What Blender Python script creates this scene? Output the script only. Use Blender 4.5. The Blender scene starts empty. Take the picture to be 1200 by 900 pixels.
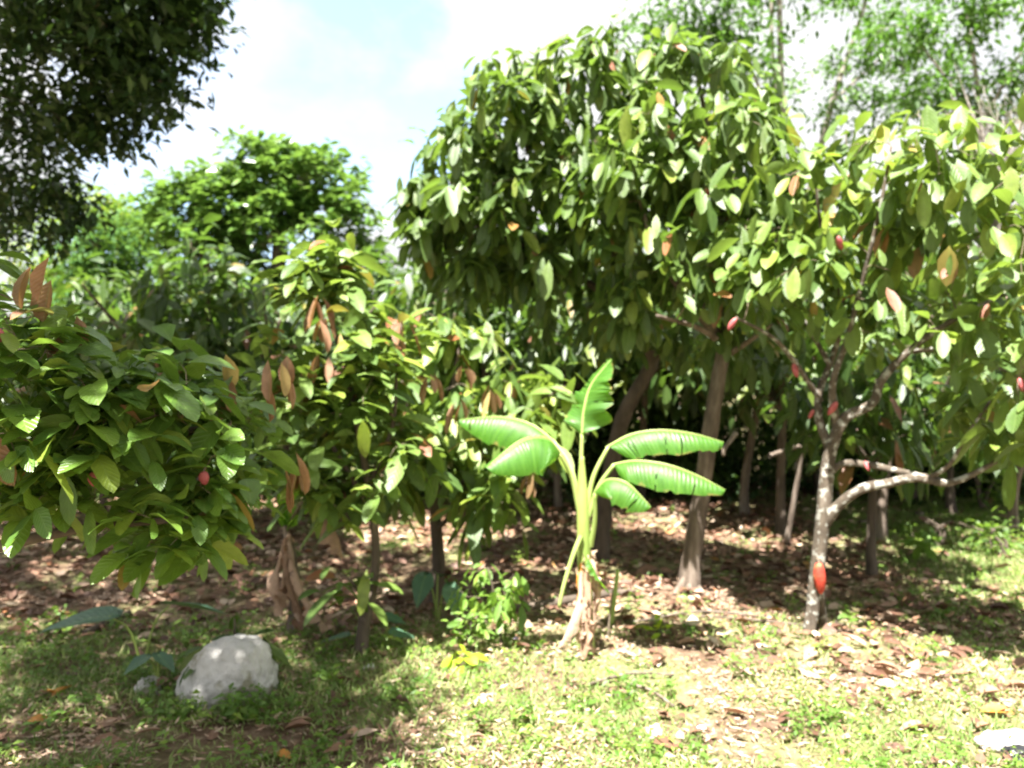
import bpy, bmesh, math, random
import numpy as np
from mathutils import Vector, noise as mnoise

SEED = 11
R = np.random.default_rng(SEED)
random.seed(SEED)
sc = bpy.context.scene
COL = sc.collection
F = 942.0            # focal length of the photograph, in its own pixels
EYE = 1.55

def P(px, py, D):
    """point seen at pixel (px, py) of the 1200x900 photograph at distance D"""
    return np.array([(px - 600) / F * D, D, EYE - (py - 450) / F * D])

def gz(x, y):
    x = np.asarray(x, float); y = np.asarray(y, float)
    z = 0.025*np.sin(x*1.3+0.5)*np.cos(y*0.9) + 0.018*np.sin(x*2.9+y*2.1) + 0.010*np.sin(x*6.1-y*4.7+1.0)
    z = z + 0.06*np.exp(-((x-0.43)**2+(y-4.56)**2)/0.22) + 0.05*np.exp(-((x-1.27)**2+(y-5.84)**2)/0.25)
    return z

def ground_at(px, D):
    x = (px-600)/F*D
    return np.array([x, D, float(gz(x, D))])

# ------------------------------------------------------------------ noise
def vnoise(x, y, s=1.0, seed=0):
    x = np.asarray(x)*s + seed*17.3; y = np.asarray(y)*s - seed*9.1
    xi = np.floor(x); yi = np.floor(y); fx = x-xi; fy = y-yi
    fx = fx*fx*(3-2*fx); fy = fy*fy*(3-2*fy)
    def h(a, b):
        v = np.sin(a*127.1+b*311.7)*43758.5453
        return v-np.floor(v)
    return (h(xi, yi)*(1-fx)+h(xi+1, yi)*fx)*(1-fy)+(h(xi, yi+1)*(1-fx)+h(xi+1, yi+1)*fx)*fy
def fnoise(x, y, s=1.0, seed=0):
    return 0.55*vnoise(x, y, s, seed)+0.3*vnoise(x, y, s*2.1, seed+3)+0.15*vnoise(x, y, s*4.3, seed+5)

# ------------------------------------------------------------------ materials
def newmat(name):
    m = bpy.data.materials.new(name); m.use_nodes = True
    nt = m.node_tree; nt.nodes.clear()
    return m, nt, nt.nodes.new('ShaderNodeOutputMaterial')

def ramp(nt, stops, fac=None):
    r = nt.nodes.new('ShaderNodeValToRGB')
    els = r.color_ramp.elements
    while len(els) > 1: els.remove(els[-1])
    els[0].position = stops[0][0]; els[0].color = (*stops[0][1], 1)
    for p, c in stops[1:]:
        e = els.new(p); e.color = (*c, 1)
    if fac is not None: nt.links.new(fac, r.inputs[0])
    return r

def math_node(nt, op, a, b=None, c=None):
    n = nt.nodes.new('ShaderNodeMath'); n.operation = op
    for i, v in enumerate((a, b, c)):
        if v is None: continue
        if isinstance(v, (int, float)): n.inputs[i].default_value = v
        else: nt.links.new(v, n.inputs[i])
    return n.outputs[0]

def leaf_mat(name, stops, rough=0.42, transl=0.4, tcol=(0.30, 0.50, 0.05), veins=True, spec=0.5, dry=False):
    m, nt, out = newmat(name)
    L = nt.links
    at = nt.nodes.new('ShaderNodeAttribute'); at.attribute_name = 'tint'
    r = ramp(nt, stops, at.outputs['Fac'])
    col = r.outputs[0]
    tc = nt.nodes.new('ShaderNodeTexCoord')
    nz = nt.nodes.new('ShaderNodeTexNoise'); nz.inputs['Scale'].default_value = 30; nz.inputs['Detail'].default_value = 3
    L.new(tc.outputs['Object'], nz.inputs['Vector'])
    hsv = nt.nodes.new('ShaderNodeHueSaturation')
    L.new(col, hsv.inputs['Color'])
    L.new(math_node(nt, 'MULTIPLY_ADD', nz.outputs['Fac'], 0.9, 0.55), hsv.inputs['Value'])
    col = hsv.outputs[0]
    pb = nt.nodes.new('ShaderNodeBsdfPrincipled')
    if veins:
        sep = nt.nodes.new('ShaderNodeSeparateXYZ'); L.new(tc.outputs['UV'], sep.inputs[0])
        u, v = sep.outputs[0], sep.outputs[1]
        av = math_node(nt, 'ABSOLUTE', math_node(nt, 'SUBTRACT', v, 0.5))
        mid = math_node(nt, 'LESS_THAN', av, 0.03)
        ph = math_node(nt, 'SUBTRACT', math_node(nt, 'MULTIPLY', u, 62.0), math_node(nt, 'MULTIPLY', av, 34.0))
        sv = math_node(nt, 'POWER', math_node(nt, 'MULTIPLY_ADD', math_node(nt, 'SINE', ph), 0.5, 0.5), 4.0)
        vein = math_node(nt, 'MAXIMUM', mid, math_node(nt, 'MULTIPLY', sv, 0.35))
        mx = nt.nodes.new('ShaderNodeMix'); mx.data_type = 'RGBA'
        L.new(math_node(nt, 'MULTIPLY', vein, 0.26), mx.inputs[0])
        L.new(col, mx.inputs[6]); mx.inputs[7].default_value = (0.28, 0.20, 0.12, 1) if dry else (0.22, 0.30, 0.10, 1)
        col = mx.outputs[2]
        bp = nt.nodes.new('ShaderNodeBump'); bp.inputs['Strength'].default_value = 0.35; bp.inputs['Distance'].default_value = 0.004
        L.new(sv, bp.inputs['Height']); L.new(bp.outputs[0], pb.inputs['Normal'])
    L.new(col, pb.inputs['Base Color'])
    pb.inputs['Roughness'].default_value = rough
    pb.inputs['Specular IOR Level'].default_value = spec
    tr = nt.nodes.new('ShaderNodeBsdfTranslucent')
    mt = nt.nodes.new('ShaderNodeMix'); mt.data_type = 'RGBA'; mt.inputs[0].default_value = 0.5
    L.new(col, mt.inputs[6]); mt.inputs[7].default_value = (*tcol, 1)
    L.new(mt.outputs[2], tr.inputs[0])
    ms = nt.nodes.new('ShaderNodeMixShader'); ms.inputs[0].default_value = transl
    L.new(pb.outputs[0], ms.inputs[1]); L.new(tr.outputs[0], ms.inputs[2])
    L.new(ms.outputs[0], out.inputs[0])
    return m

def surf_mat(name, stops, scale=6.0, stretch=(1, 1, 1), rough=0.9, bump=0.6, dist=0.01, spots=None, detail=6, spec=0.3):
    m, nt, out = newmat(name); L = nt.links
    tc = nt.nodes.new('ShaderNodeTexCoord')
    mp = nt.nodes.new('ShaderNodeMapping'); mp.inputs['Scale'].default_value = stretch
    L.new(tc.outputs['Object'], mp.inputs[0])
    nz = nt.nodes.new('ShaderNodeTexNoise'); nz.inputs['Scale'].default_value = scale; nz.inputs['Detail'].default_value = detail
    nz.inputs['Roughness'].default_value = 0.65
    L.new(mp.outputs[0], nz.inputs['Vector'])
    col = ramp(nt, stops, nz.outputs['Fac']).outputs[0]
    if spots:
        n2 = nt.nodes.new('ShaderNodeTexNoise'); n2.inputs['Scale'].default_value = spots[0]; n2.inputs['Detail'].default_value = 4
        L.new(tc.outputs['Object'], n2.inputs['Vector'])
        rr = ramp(nt, [(spots[1], (0, 0, 0)), (spots[1]+0.07, (1, 1, 1))], n2.outputs['Fac'])
        mx = nt.nodes.new('ShaderNodeMix'); mx.data_type = 'RGBA'
        L.new(rr.outputs[0], mx.inputs[0]); L.new(col, mx.inputs[6]); mx.inputs[7].default_value = (*spots[2], 1)
        col = mx.outputs[2]
    pb = nt.nodes.new('ShaderNodeBsdfPrincipled')
    L.new(col, pb.inputs['Base Color']); pb.inputs['Roughness'].default_value = rough
    pb.inputs['Specular IOR Level'].default_value = spec
    if bump:
        bp = nt.nodes.new('ShaderNodeBump'); bp.inputs['Strength'].default_value = bump; bp.inputs['Distance'].default_value = dist
        L.new(nz.outputs['Fac'], bp.inputs['Height']); L.new(bp.outputs[0], pb.inputs['Normal'])
    L.new(pb.outputs[0], out.inputs[0])
    return m

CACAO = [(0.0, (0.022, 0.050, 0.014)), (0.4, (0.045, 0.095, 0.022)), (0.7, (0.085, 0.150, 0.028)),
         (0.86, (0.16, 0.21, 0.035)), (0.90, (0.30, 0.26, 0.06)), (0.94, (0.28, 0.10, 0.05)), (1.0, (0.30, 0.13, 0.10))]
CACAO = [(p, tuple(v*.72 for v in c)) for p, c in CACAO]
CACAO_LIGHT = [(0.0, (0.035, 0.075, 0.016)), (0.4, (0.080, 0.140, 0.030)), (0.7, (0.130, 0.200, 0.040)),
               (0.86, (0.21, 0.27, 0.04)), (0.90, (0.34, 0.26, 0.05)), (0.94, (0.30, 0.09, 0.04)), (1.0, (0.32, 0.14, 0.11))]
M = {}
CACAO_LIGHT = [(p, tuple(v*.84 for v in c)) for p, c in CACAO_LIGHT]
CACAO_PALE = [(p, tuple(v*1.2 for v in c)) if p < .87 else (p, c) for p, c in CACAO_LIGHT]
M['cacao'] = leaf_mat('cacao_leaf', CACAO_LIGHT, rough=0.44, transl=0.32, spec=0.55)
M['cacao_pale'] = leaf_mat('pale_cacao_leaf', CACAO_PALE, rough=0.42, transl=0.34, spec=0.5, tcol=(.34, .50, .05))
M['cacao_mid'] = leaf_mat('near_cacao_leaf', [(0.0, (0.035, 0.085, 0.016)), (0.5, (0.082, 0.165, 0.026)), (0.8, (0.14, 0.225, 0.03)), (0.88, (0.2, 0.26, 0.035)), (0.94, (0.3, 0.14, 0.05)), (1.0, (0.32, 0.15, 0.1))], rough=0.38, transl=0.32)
M['cacao_dark_shaded'] = leaf_mat('dark_shaded_cacao_leaf', CACAO, rough=0.40, transl=0.30, tcol=(0.20, 0.38, 0.03))  # darkened cacao leaf; canopy shade over the background trees put into its colour
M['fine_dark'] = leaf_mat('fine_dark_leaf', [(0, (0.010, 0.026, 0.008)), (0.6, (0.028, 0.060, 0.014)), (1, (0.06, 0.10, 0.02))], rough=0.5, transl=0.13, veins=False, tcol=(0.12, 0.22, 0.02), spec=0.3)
M['fine_light'] = leaf_mat('fine_light_leaf', [(0, (0.035, 0.085, 0.014)), (0.6, (0.07, 0.15, 0.022)), (1, (0.12, 0.22, 0.03))], rough=0.5, transl=0.35, tcol=(.14, .32, .03), veins=False)
M['fine_yellow'] = leaf_mat('yellow_green_leaf', [(0, (0.06, 0.11, 0.015)), (0.5, (0.12, 0.19, 0.02)), (1, (0.27, 0.29, 0.025))], rough=0.5, transl=0.4, veins=False)
M['feather_green'] = leaf_mat('feathery_leaf', [(0, (0.025, 0.075, 0.018)), (0.6, (0.05, 0.125, 0.028)), (1, (0.09, 0.18, 0.035))], rough=0.6, spec=.2, transl=0.3, veins=False)
M['round_tree'] = leaf_mat('glossy_round_tree_leaf', [(0, (0.045, 0.10, 0.022)), (0.6, (0.085, 0.165, 0.035)), (1, (0.15, 0.25, 0.05))], rough=0.30, transl=0.35, tcol=(.28, .48, .06), veins=False)
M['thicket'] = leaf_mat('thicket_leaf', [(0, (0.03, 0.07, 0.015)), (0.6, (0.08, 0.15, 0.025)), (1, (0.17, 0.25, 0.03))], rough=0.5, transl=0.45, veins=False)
M['undergrowth'] = leaf_mat('shaded_undergrowth_leaf', [(0, (0.014, 0.035, 0.008)), (0.6, (0.035, 0.075, 0.014)), (1, (0.08, 0.14, 0.02))], rough=0.55, transl=0.28, tcol=(.12, .25, .02), veins=False)  # darker copy of the thicket leaf, with the shade between stems coloured in
M['grass'] = leaf_mat('grass_blade', [(0, (0.09, 0.17, 0.035)), (0.45, (0.17, 0.26, 0.06)), (0.7, (0.32, 0.35, 0.13)), (1, (0.52, 0.45, 0.28))], rough=0.55, transl=0.35, veins=False)
M['weed'] = leaf_mat('weed_leaf', [(0, (0.06, 0.13, 0.02)), (0.6, (0.12, 0.22, 0.035)), (1, (0.24, 0.33, 0.05))], rough=0.5, transl=0.4, veins=False)
M['lime'] = leaf_mat('lime_leaf', [(0, (0.22, 0.36, 0.02)), (1, (0.36, 0.48, 0.03))], rough=0.45, transl=0.4, tcol=(0.5, 0.6, 0.02))
M['litter'] = leaf_mat('fallen_leaf', [(0, (0.055, 0.026, 0.017)), (0.35, (0.12, 0.055, 0.034)), (0.65, (0.23, 0.125, 0.075)), (0.85, (0.52, 0.41, 0.31)), (0.93, (0.36, 0.14, 0.06)), (1, (0.45, 0.30, 0.08))], rough=0.6, transl=0.08, tcol=(0.3, 0.15, 0.05), dry=True)
M['dry'] = leaf_mat('dry_brown_leaf', [(0, (0.22, 0.13, 0.08)), (0.6, (0.38, 0.25, 0.17)), (1, (0.50, 0.36, 0.27))], rough=0.7, transl=0.2, tcol=(0.4, 0.2, 0.1), dry=True)
M['orange'] = leaf_mat('orange_leaf', [(0, (0.42, 0.14, 0.02)), (1, (0.55, 0.28, 0.04))], rough=0.55, transl=0.2, tcol=(0.6, 0.3, 0.03), dry=True)
M['flush'] = leaf_mat('young_leaf', [(0, (0.16, 0.10, 0.04)), (0.35, (0.30, 0.15, 0.09)), (0.7, (0.34, 0.20, 0.12)), (1, (0.38, 0.30, 0.08))], rough=0.5, transl=0.35, tcol=(0.5, 0.25, 0.08))
M['taro'] = leaf_mat('bluish_leaf', [(0, (0.04, 0.10, 0.06)), (1, (0.08, 0.16, 0.10))], rough=0.42, transl=0.15)
M['bark_pale'] = surf_mat('pale_bark', [(0.3, (0.045, 0.034, 0.026)), (0.5, (0.13, 0.10, 0.078)), (0.7, (0.25, 0.21, 0.175))], 13, (1, 1, 0.18), bump=0.9, dist=0.015)
M['bark_lichen'] = surf_mat('lichen_bark', [(0.3, (0.04, 0.03, 0.022)), (0.55, (0.10, 0.08, 0.06)), (0.75, (0.17, 0.14, 0.115))], 14, (1, 1, 0.5), bump=0.8, dist=0.01, spots=(24, 0.53, (0.27, 0.265, 0.235)))
M['bark_dark'] = surf_mat('dark_bark', [(0.3, (0.045, 0.034, 0.026)), (0.6, (0.11, 0.085, 0.065)), (0.8, (0.18, 0.15, 0.12))], 10, (1, 1, 0.3), bump=0.8, dist=0.012)
M['bark_grey'] = surf_mat('grey_bark', [(0.3, (0.16, 0.14, 0.12)), (0.6, (0.28, 0.25, 0.22))], 6, (1, 1, 0.3), bump=0.5)
M['twig'] = surf_mat('twig_bark', [(0.3, (0.09, 0.07, 0.05)), (0.7, (0.24, 0.19, 0.14))], 20, bump=0.3)
M['green_stem'] = surf_mat('green_stem', [(0.3, (0.16, 0.24, 0.05)), (0.7, (0.30, 0.36, 0.10))], 12, (1, 1, 0.2), rough=0.45, bump=0.2, dist=0.004)
M['petiole'] = surf_mat('banana_petiole', [(0.3, (0.20, 0.29, 0.07)), (0.7, (0.34, 0.40, 0.14))], 10, (1, 1, 0.2), rough=0.4, bump=0.1)
M['rock'] = surf_mat('pale_rock', [(0.25, (0.26, 0.25, 0.23)), (0.45, (0.46, 0.45, 0.43)), (0.75, (0.60, 0.59, 0.57))], 11, bump=1.0, dist=0.03, detail=12, spots=(6, 0.54, (0.24, 0.23, 0.17)))
M['slab'] = surf_mat('weathered_slab', [(0.3, (0.18, 0.17, 0.15)), (0.5, (0.34, 0.32, 0.29)), (0.7, (0.46, 0.44, 0.41))], 16, bump=1.0, dist=0.01, detail=10)
M['pod_red'] = surf_mat('red_pod', [(0.3, (0.30, 0.028, 0.02)), (0.55, (0.46, 0.06, 0.035)), (0.75, (0.50, 0.14, 0.06))], 22, rough=0.6, bump=0.8, dist=0.006, spots=(18, 0.58, (0.42, 0.16, 0.06)))
M['pod_pink'] = surf_mat('pink_pod', [(0.3, (0.22, 0.03, 0.045)), (0.7, (0.46, 0.14, 0.13))], 30, rough=0.5, bump=0.2, dist=0.003)
M['black'] = surf_mat('black_plastic', [(0.3, (0.010, 0.010, 0.012)), (0.7, (0.03, 0.03, 0.035))], 8, rough=0.3, bump=0.4, spec=0.5)
M['petal'] = surf_mat('lilac_petal', [(0.3, (0.50, 0.36, 0.62)), (0.7, (0.66, 0.52, 0.72))], 30, rough=0.6, bump=0)

# banana leaf blade: green with ribs across
def banana_mat():
    m, nt, out = newmat('banana_blade'); L = nt.links
    tc = nt.nodes.new('ShaderNodeTexCoord')
    sep = nt.nodes.new('ShaderNodeSeparateXYZ'); L.new(tc.outputs['UV'], sep.inputs[0])
    u, v = sep.outputs[0], sep.outputs[1]
    av = math_node(nt, 'ABSOLUTE', math_node(nt, 'SUBTRACT', v, 0.5))
    nz = nt.nodes.new('ShaderNodeTexNoise'); nz.inputs['Scale'].default_value = 7
    L.new(tc.outputs['Object'], nz.inputs['Vector'])
    ph = math_node(nt, 'MULTIPLY_ADD', u, 170.0, math_node(nt, 'MULTIPLY', av, -14.0))
    rib = math_node(nt, 'MULTIPLY_ADD', math_node(nt, 'SINE', ph), 0.5, 0.5)
    wide = nt.nodes.new('ShaderNodeTexNoise'); wide.noise_dimensions = '1D'; wide.inputs['Scale'].default_value = 14
    L.new(math_node(nt, 'MULTIPLY_ADD', av, -0.25, u), wide.inputs['W'])
    c = ramp(nt, [(0.3, (0.032, 0.105, 0.012)), (0.55, (0.055, 0.155, 0.018)), (0.8, (0.09, 0.21, 0.025))],
             math_node(nt, 'MULTIPLY_ADD', rib, 0.09, math_node(nt, 'MULTIPLY', wide.outputs['Fac'], 0.9)))
    mx = nt.nodes.new('ShaderNodeMix'); mx.data_type = 'RGBA'
    L.new(math_node(nt, 'LESS_THAN', av, 0.035), mx.inputs[0])
    L.new(c.outputs[0], mx.inputs[6]); mx.inputs[7].default_value = (0.22, 0.34, 0.09, 1)
    pb = nt.nodes.new('ShaderNodeBsdfPrincipled')
    n2 = nt.nodes.new('ShaderNodeTexNoise'); n2.inputs['Scale'].default_value = 22; n2.inputs['Detail'].default_value = 5; L.new(tc.outputs['Object'], n2.inputs['Vector'])
    ed = math_node(nt, 'ADD', math_node(nt, 'MULTIPLY', av, 1.0), math_node(nt, 'MULTIPLY', n2.outputs['Fac'], 0.35))
    er = ramp(nt, [(.66, (0, 0, 0)), (.73, (1, 1, 1))], ed)
    m2 = nt.nodes.new('ShaderNodeMix'); m2.data_type = 'RGBA'; L.new(er.outputs[0], m2.inputs[0]); L.new(mx.outputs[2], m2.inputs[6]); m2.inputs[7].default_value = (.30, .20, .07, 1)
    L.new(m2.outputs[2], pb.inputs['Base Color'])
    L.new(math_node(nt, 'MULTIPLY_ADD', n2.outputs['Fac'], .5, .22), pb.inputs['Roughness'])
    bp = nt.nodes.new('ShaderNodeBump'); bp.inputs['Strength'].default_value = 0.3; bp.inputs['Distance'].default_value = 0.006
    L.new(math_node(nt, 'ADD', rib, wide.outputs['Fac']), bp.inputs['Height']); L.new(bp.outputs[0], pb.inputs['Normal'])
    tr = nt.nodes.new('ShaderNodeBsdfTranslucent'); tr.inputs[0].default_value = (0.30, 0.56, 0.03, 1)
    ms = nt.nodes.new('ShaderNodeMixShader'); ms.inputs[0].default_value = 0.38
    L.new(pb.outputs[0], ms.inputs[1]); L.new(tr.outputs[0], ms.inputs[2]); L.new(ms.outputs[0], out.inputs[0])
    return m
M['banana'] = banana_mat()

# ------------------------------------------------------------------ objects
def link(name, me, mat, parent=None, loc=None):
    o = bpy.data.objects.new(name, me); COL.objects.link(o)
    if mat is not None and me is not None: me.materials.append(mat)
    if parent is not None: o.parent = parent
    if loc is not None: o.location = loc
    return o

def tag(o, label=None, cat=None, group=None, kind=None):
    if label: o['label'] = label
    if cat: o['category'] = cat
    if group: o['group'] = group
    if kind: o['kind'] = kind
    return o

def thing(name, label, cat, loc, group=None):
    o = bpy.data.objects.new(name, None); COL.objects.link(o)
    o.location = tuple(float(v) for v in loc); o.empty_display_size = 0.1
    return tag(o, label, cat, group)

def raw_mesh(name, V, sizes, idx, uv=None, tint=None, smooth=True):
    me = bpy.data.meshes.new(name)
    V = np.ascontiguousarray(V, dtype=np.float32)
    me.vertices.add(len(V)); me.vertices.foreach_set('co', V.ravel())
    me.loops.add(len(idx)); me.loops.foreach_set('vertex_index', np.ascontiguousarray(idx, dtype=np.int32))
    me.polygons.add(len(sizes))
    st = np.zeros(len(sizes), np.int32); st[1:] = np.cumsum(sizes)[:-1]
    me.polygons.foreach_set('loop_start', st)
    me.polygons.foreach_set('use_smooth', np.full(len(sizes), smooth))
    me.update(calc_edges=True)
    if uv is not None:
        l = me.uv_layers.new(name='UVMap'); l.data.foreach_set('uv', np.ascontiguousarray(uv[idx], dtype=np.float32).ravel())
    if tint is not None:
        a = me.attributes.new('tint', 'FLOAT', 'FACE'); a.data.foreach_set('value', np.ascontiguousarray(tint, dtype=np.float32))
    return me

# ---- tubes ---------------------------------------------------------------
def smooth_line(pts, n=4):
    """Catmull-Rom through rows of (x, y, z, r)"""
    p = np.array(pts, float)
    if len(p) < 3: 
        t = np.linspace(0, 1, n+1)[:, None]; return p[0]*(1-t)+p[-1]*t
    q = np.vstack([2*p[0]-p[1], p, 2*p[-1]-p[-2]]); out = []
    for i in range(1, len(q)-2):
        for k in range(n):
            t = k/n; a, b, c, d = q[i-1], q[i], q[i+1], q[i+2]
            out.append(0.5*((2*b)+(-a+c)*t+(2*a-5*b+4*c-d)*t*t+(-a+3*b-3*c+d)*t**3))
    out.append(p[-1]); out = np.array(out); out[:, 3] = np.maximum(out[:, 3], 0.0008)
    return out

class Tubes:
    def __init__(s): s.V = []; s.S = []; s.I = []; s.n = 0
    def add(s, pts, sides=8, bump=0.0):
        p = np.asarray(pts, float); n = len(p)
        t = np.gradient(p[:, :3], axis=0); t /= np.linalg.norm(t, axis=1)[:, None]+1e-9
        ref = np.array([0.31, 0.95, 0.05]) if abs(t[:, 2]).mean() > 0.5 else np.array([0.05, 0.1, 1.0])
        a = np.cross(t, ref); a /= np.linalg.norm(a, axis=1)[:, None]+1e-9
        b = np.cross(t, a)
        ang = np.arange(sides)/sides*2*np.pi
        rr = p[:, 3][:, None]*np.ones((1, sides))
        if bump: 
            lobes = 1+bump*np.sin(ang*3+p[:, 2][:, None]*5)*0.6+bump*(R.random((n, sides))-0.5)
            rr = rr*lobes
        V = p[:, None, :3]+rr[..., None]*(np.cos(ang)[None, :, None]*a[:, None]+np.sin(ang)[None, :, None]*b[:, None])
        s.V.append(V.reshape(-1, 3)); base = s.n
        i = np.arange(n-1)[:, None]*sides; j = np.arange(sides)[None]; j2 = (j+1) % sides
        q = np.stack([i+j, i+j2, i+sides+j2, i+sides+j], -1).reshape(-1)+base
        s.I.append(q); s.S.append(np.full((n-1)*sides, 4))
        s.V.append(p[-1:, :3]); 
        k = np.arange(sides); cap = np.stack([(n-1)*sides+k, (n-1)*sides+(k+1) % sides, np.full(sides, n*sides)], -1).reshape(-1)+base
        s.I.append(cap); s.S.append(np.full(sides, 3)); s.n += n*sides+1
    def build(s, name, mat, parent, org=(0, 0, 0)):
        me = raw_mesh(name, np.vstack(s.V)-np.asarray(org), np.concatenate(s.S), np.concatenate(s.I))
        return link(name, me, mat, parent)

# ---- leaves --------------------------------------------------------------
def template(st, wavy=0.0):
    """st = [(u, w)...] inner stations; returns local params (u, v, w) and faces"""
    U = [0.0]; Vv = [0.0]; W = [0.0]
    for u, w in st:
        for v in (-1, 0, 1): U.append(u); Vv.append(v); W.append(w)
    U.append(1.0); Vv.append(0.0); W.append(0.0)
    f = [(0, 2, 1), (0, 3, 2)]
    n = len(st)
    for i in range(n-1):
        a = 1+3*i; b = a+3
        f += [(a, a+1, b+1, b), (a+1, a+2, b+2, b+1)]
    a = 1+3*(n-1); tip = a+3
    f += [(a, a+1, tip), (a+1, a+2, tip)]
    return np.array(U), np.array(Vv), np.array(W), f
TPL = {
 'big': template([(0.08, 0.14), (0.27, 0.66), (0.50, 0.98), (0.75, 0.93), (0.92, 0.55)]),
 'mid': template([(0.22, 0.75), (0.60, 0.95)]),
 'low': template([(0.45, 1.0)]),
 'blade': template([(0.35, 1.0), (0.7, 0.7)]),
 'heart': template([(-0.18, 0.35), (0.0, 0.85), (0.25, 1.0), (0.55, 0.72), (0.82, 0.30)]),
}
def unit(a): return a/(np.linalg.norm(a, axis=-1, keepdims=True)+1e-9)

def leaf_mesh(name, pos, d, L, W, tint, tpl='mid', droop=0.2, fold=0.25, roll=None, up=None, lift=0.0):
    N = len(pos); U, Vv, Wt, f = TPL[tpl]; K = len(U)
    d = unit(np.asarray(d, float)); pos = np.asarray(pos, float)
    L = np.broadcast_to(L, (N,)).astype(float); W = np.broadcast_to(W, (N,)).astype(float)
    upv = np.array([0, 0, 1.0]) if up is None else up
    s = np.cross(d, upv+1e-4*R.standard_normal((N, 3))); s = unit(s); n = np.cross(s, d)
    if roll is None: roll = R.normal(0, 0.45, N)
    c, si = np.cos(roll)[:, None], np.sin(roll)[:, None]
    s, n = s*c+n*si, n*c-s*si
    droop = np.broadcast_to(droop, (N,)); fold = np.broadcast_to(fold, (N,))
    wob = R.normal(0, 0.05, (N, K))
    V = (pos[:, None]+d[:, None]*(L[:, None]*U)[..., None]
         + s[:, None]*(W[:, None]*0.5*Wt*Vv*(1+wob))[..., None]
         + n[:, None]*(W[:, None]*0.5*(Wt*np.abs(Vv)*fold[:, None]+wob*0.8*(Wt > 0)))[..., None]
         - np.array([0, 0, 1.0])*(L[:, None]*droop[:, None]*(U**2)[None])[..., None])
    fl = np.concatenate([np.array(x) for x in f]); sz = np.array([len(x) for x in f])
    idx = (fl[None]+np.arange(N)[:, None]*K).reshape(-1)
    uv = np.tile(np.stack([U, 0.5+0.5*Vv*Wt], -1), (N, 1))
    return raw_mesh(name, V.reshape(-1, 3), np.tile(sz, N), idx, uv, np.repeat(tint, len(f)))

def tints(N, mean=0.42, sd=0.2, flush=0.03):
    t = np.clip(R.normal(mean, sd, N), 0, 0.86)
    k = R.random(N) < flush; t[k] = R.uniform(0.89, 1.0, k.sum())
    return t

def blob_points(blobs, shell=0.5):
    """blobs: (centre xyz, radii xyz, count) -> cluster points, biased outward"""
    out = []; own = []
    for c, r, n in blobs:
        if n > 30: n = int(n*1.3)
        v = unit(R.standard_normal((n, 3))); q = R.random(n)**(1/3.0)
        q = np.where(R.random(n) < shell, 0.78+0.25*R.random(n), q)
        q = q*(1+.48*np.array([mnoise.noise(Vector(a)*1.9+Vector(np.asarray(c)*3)) for a in v])) if n > 30 else q
        pp = np.asarray(c)+v*q[:, None]*np.asarray(r); sc_ = 3.4/max(.8, float(np.max(r)))
        kp = np.array([mnoise.noise(Vector(p)*sc_) for p in pp]) > (.06 if n > 30 else -9)
        out.append(pp[kp]); own += [np.asarray(c)]*int(kp.sum())
    return np.vstack(out), np.array(own)

def pb(px, py, D, rx, ry, rz, n):
    """blob given in photo pixels (rx, ry) and metres of depth rz"""
    return (P(px, py, D), np.array([rx/F*D, rz, ry/F*D]), n)

def twigs(tb, nodes, pts, r0=0.006, sides=4, step=0.10):
    """join every cluster point to the growing set of branch nodes"""
    nodes = [np.asarray(n, float) for n in nodes]; arr = np.array(nodes)
    dist = np.min(np.linalg.norm(pts[:, None]-arr[None, :, :3], axis=2), axis=1)
    order = np.argsort(dist); maxn = len(nodes)+len(pts)*3
    A = np.zeros((maxn, 4)); A[:len(arr)] = arr; m = len(arr)
    for i in order:
        p = pts[i]; dd = np.linalg.norm(A[:m, :3]-p, axis=1)
        j = int(np.argmin(dd)); q = A[j]; l = dd[j]
        r1 = min(q[3]*0.75, r0*(0.5+l*1.6)); r1 = max(r1, 0.0022)
        mid1 = q[:3]*0.65+p*0.35+R.normal(0, 0.05*l, 3)+np.array([0, 0, 0.06*l])
        mid2 = q[:3]*0.3+p*0.7+R.normal(0, 0.05*l, 3)+np.array([0, 0, 0.05*l])
        row = np.array([[*q[:3], r1], [*mid1, r1*0.85], [*mid2, r1*0.65], [*p, r1*0.4]])
        tb.add(row, sides)
        A[m] = row[1]; A[m+1] = row[2]; A[m+2] = row[3]; m += 3

def cluster_leaves(pts, own, k, kind, L, ratio=0.42, spread=0.05):
    n = len(pts)*k
    c = np.repeat(pts, k, 0); o = np.repeat(own, k, 0)
    az = R.random(n)*2*np.pi
    outw = unit((c-o)*np.array([1, 1, 0.3])+1e-3)
    if kind == 'droop':
        el = np.radians(R.normal(-38, 34, n))
    elif kind == 'rosette':
        el = np.radians(R.normal(8, 24, n))
    else:
        el = np.radians(R.normal(-8, 35, n))
    d = np.stack([np.cos(az)*np.cos(el), np.sin(az)*np.cos(el), np.sin(el)], -1)
    d = unit(d+0.45*outw*(R.random((n, 1))))
    base = c+R.normal(0, spread, (n, 3))+d*0.02
    LL = L*np.clip(R.normal(1, 0.30, n), 0.35, 1.5)
    return base, d, LL, LL*ratio*R.uniform(0.85, 1.15, n)

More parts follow.
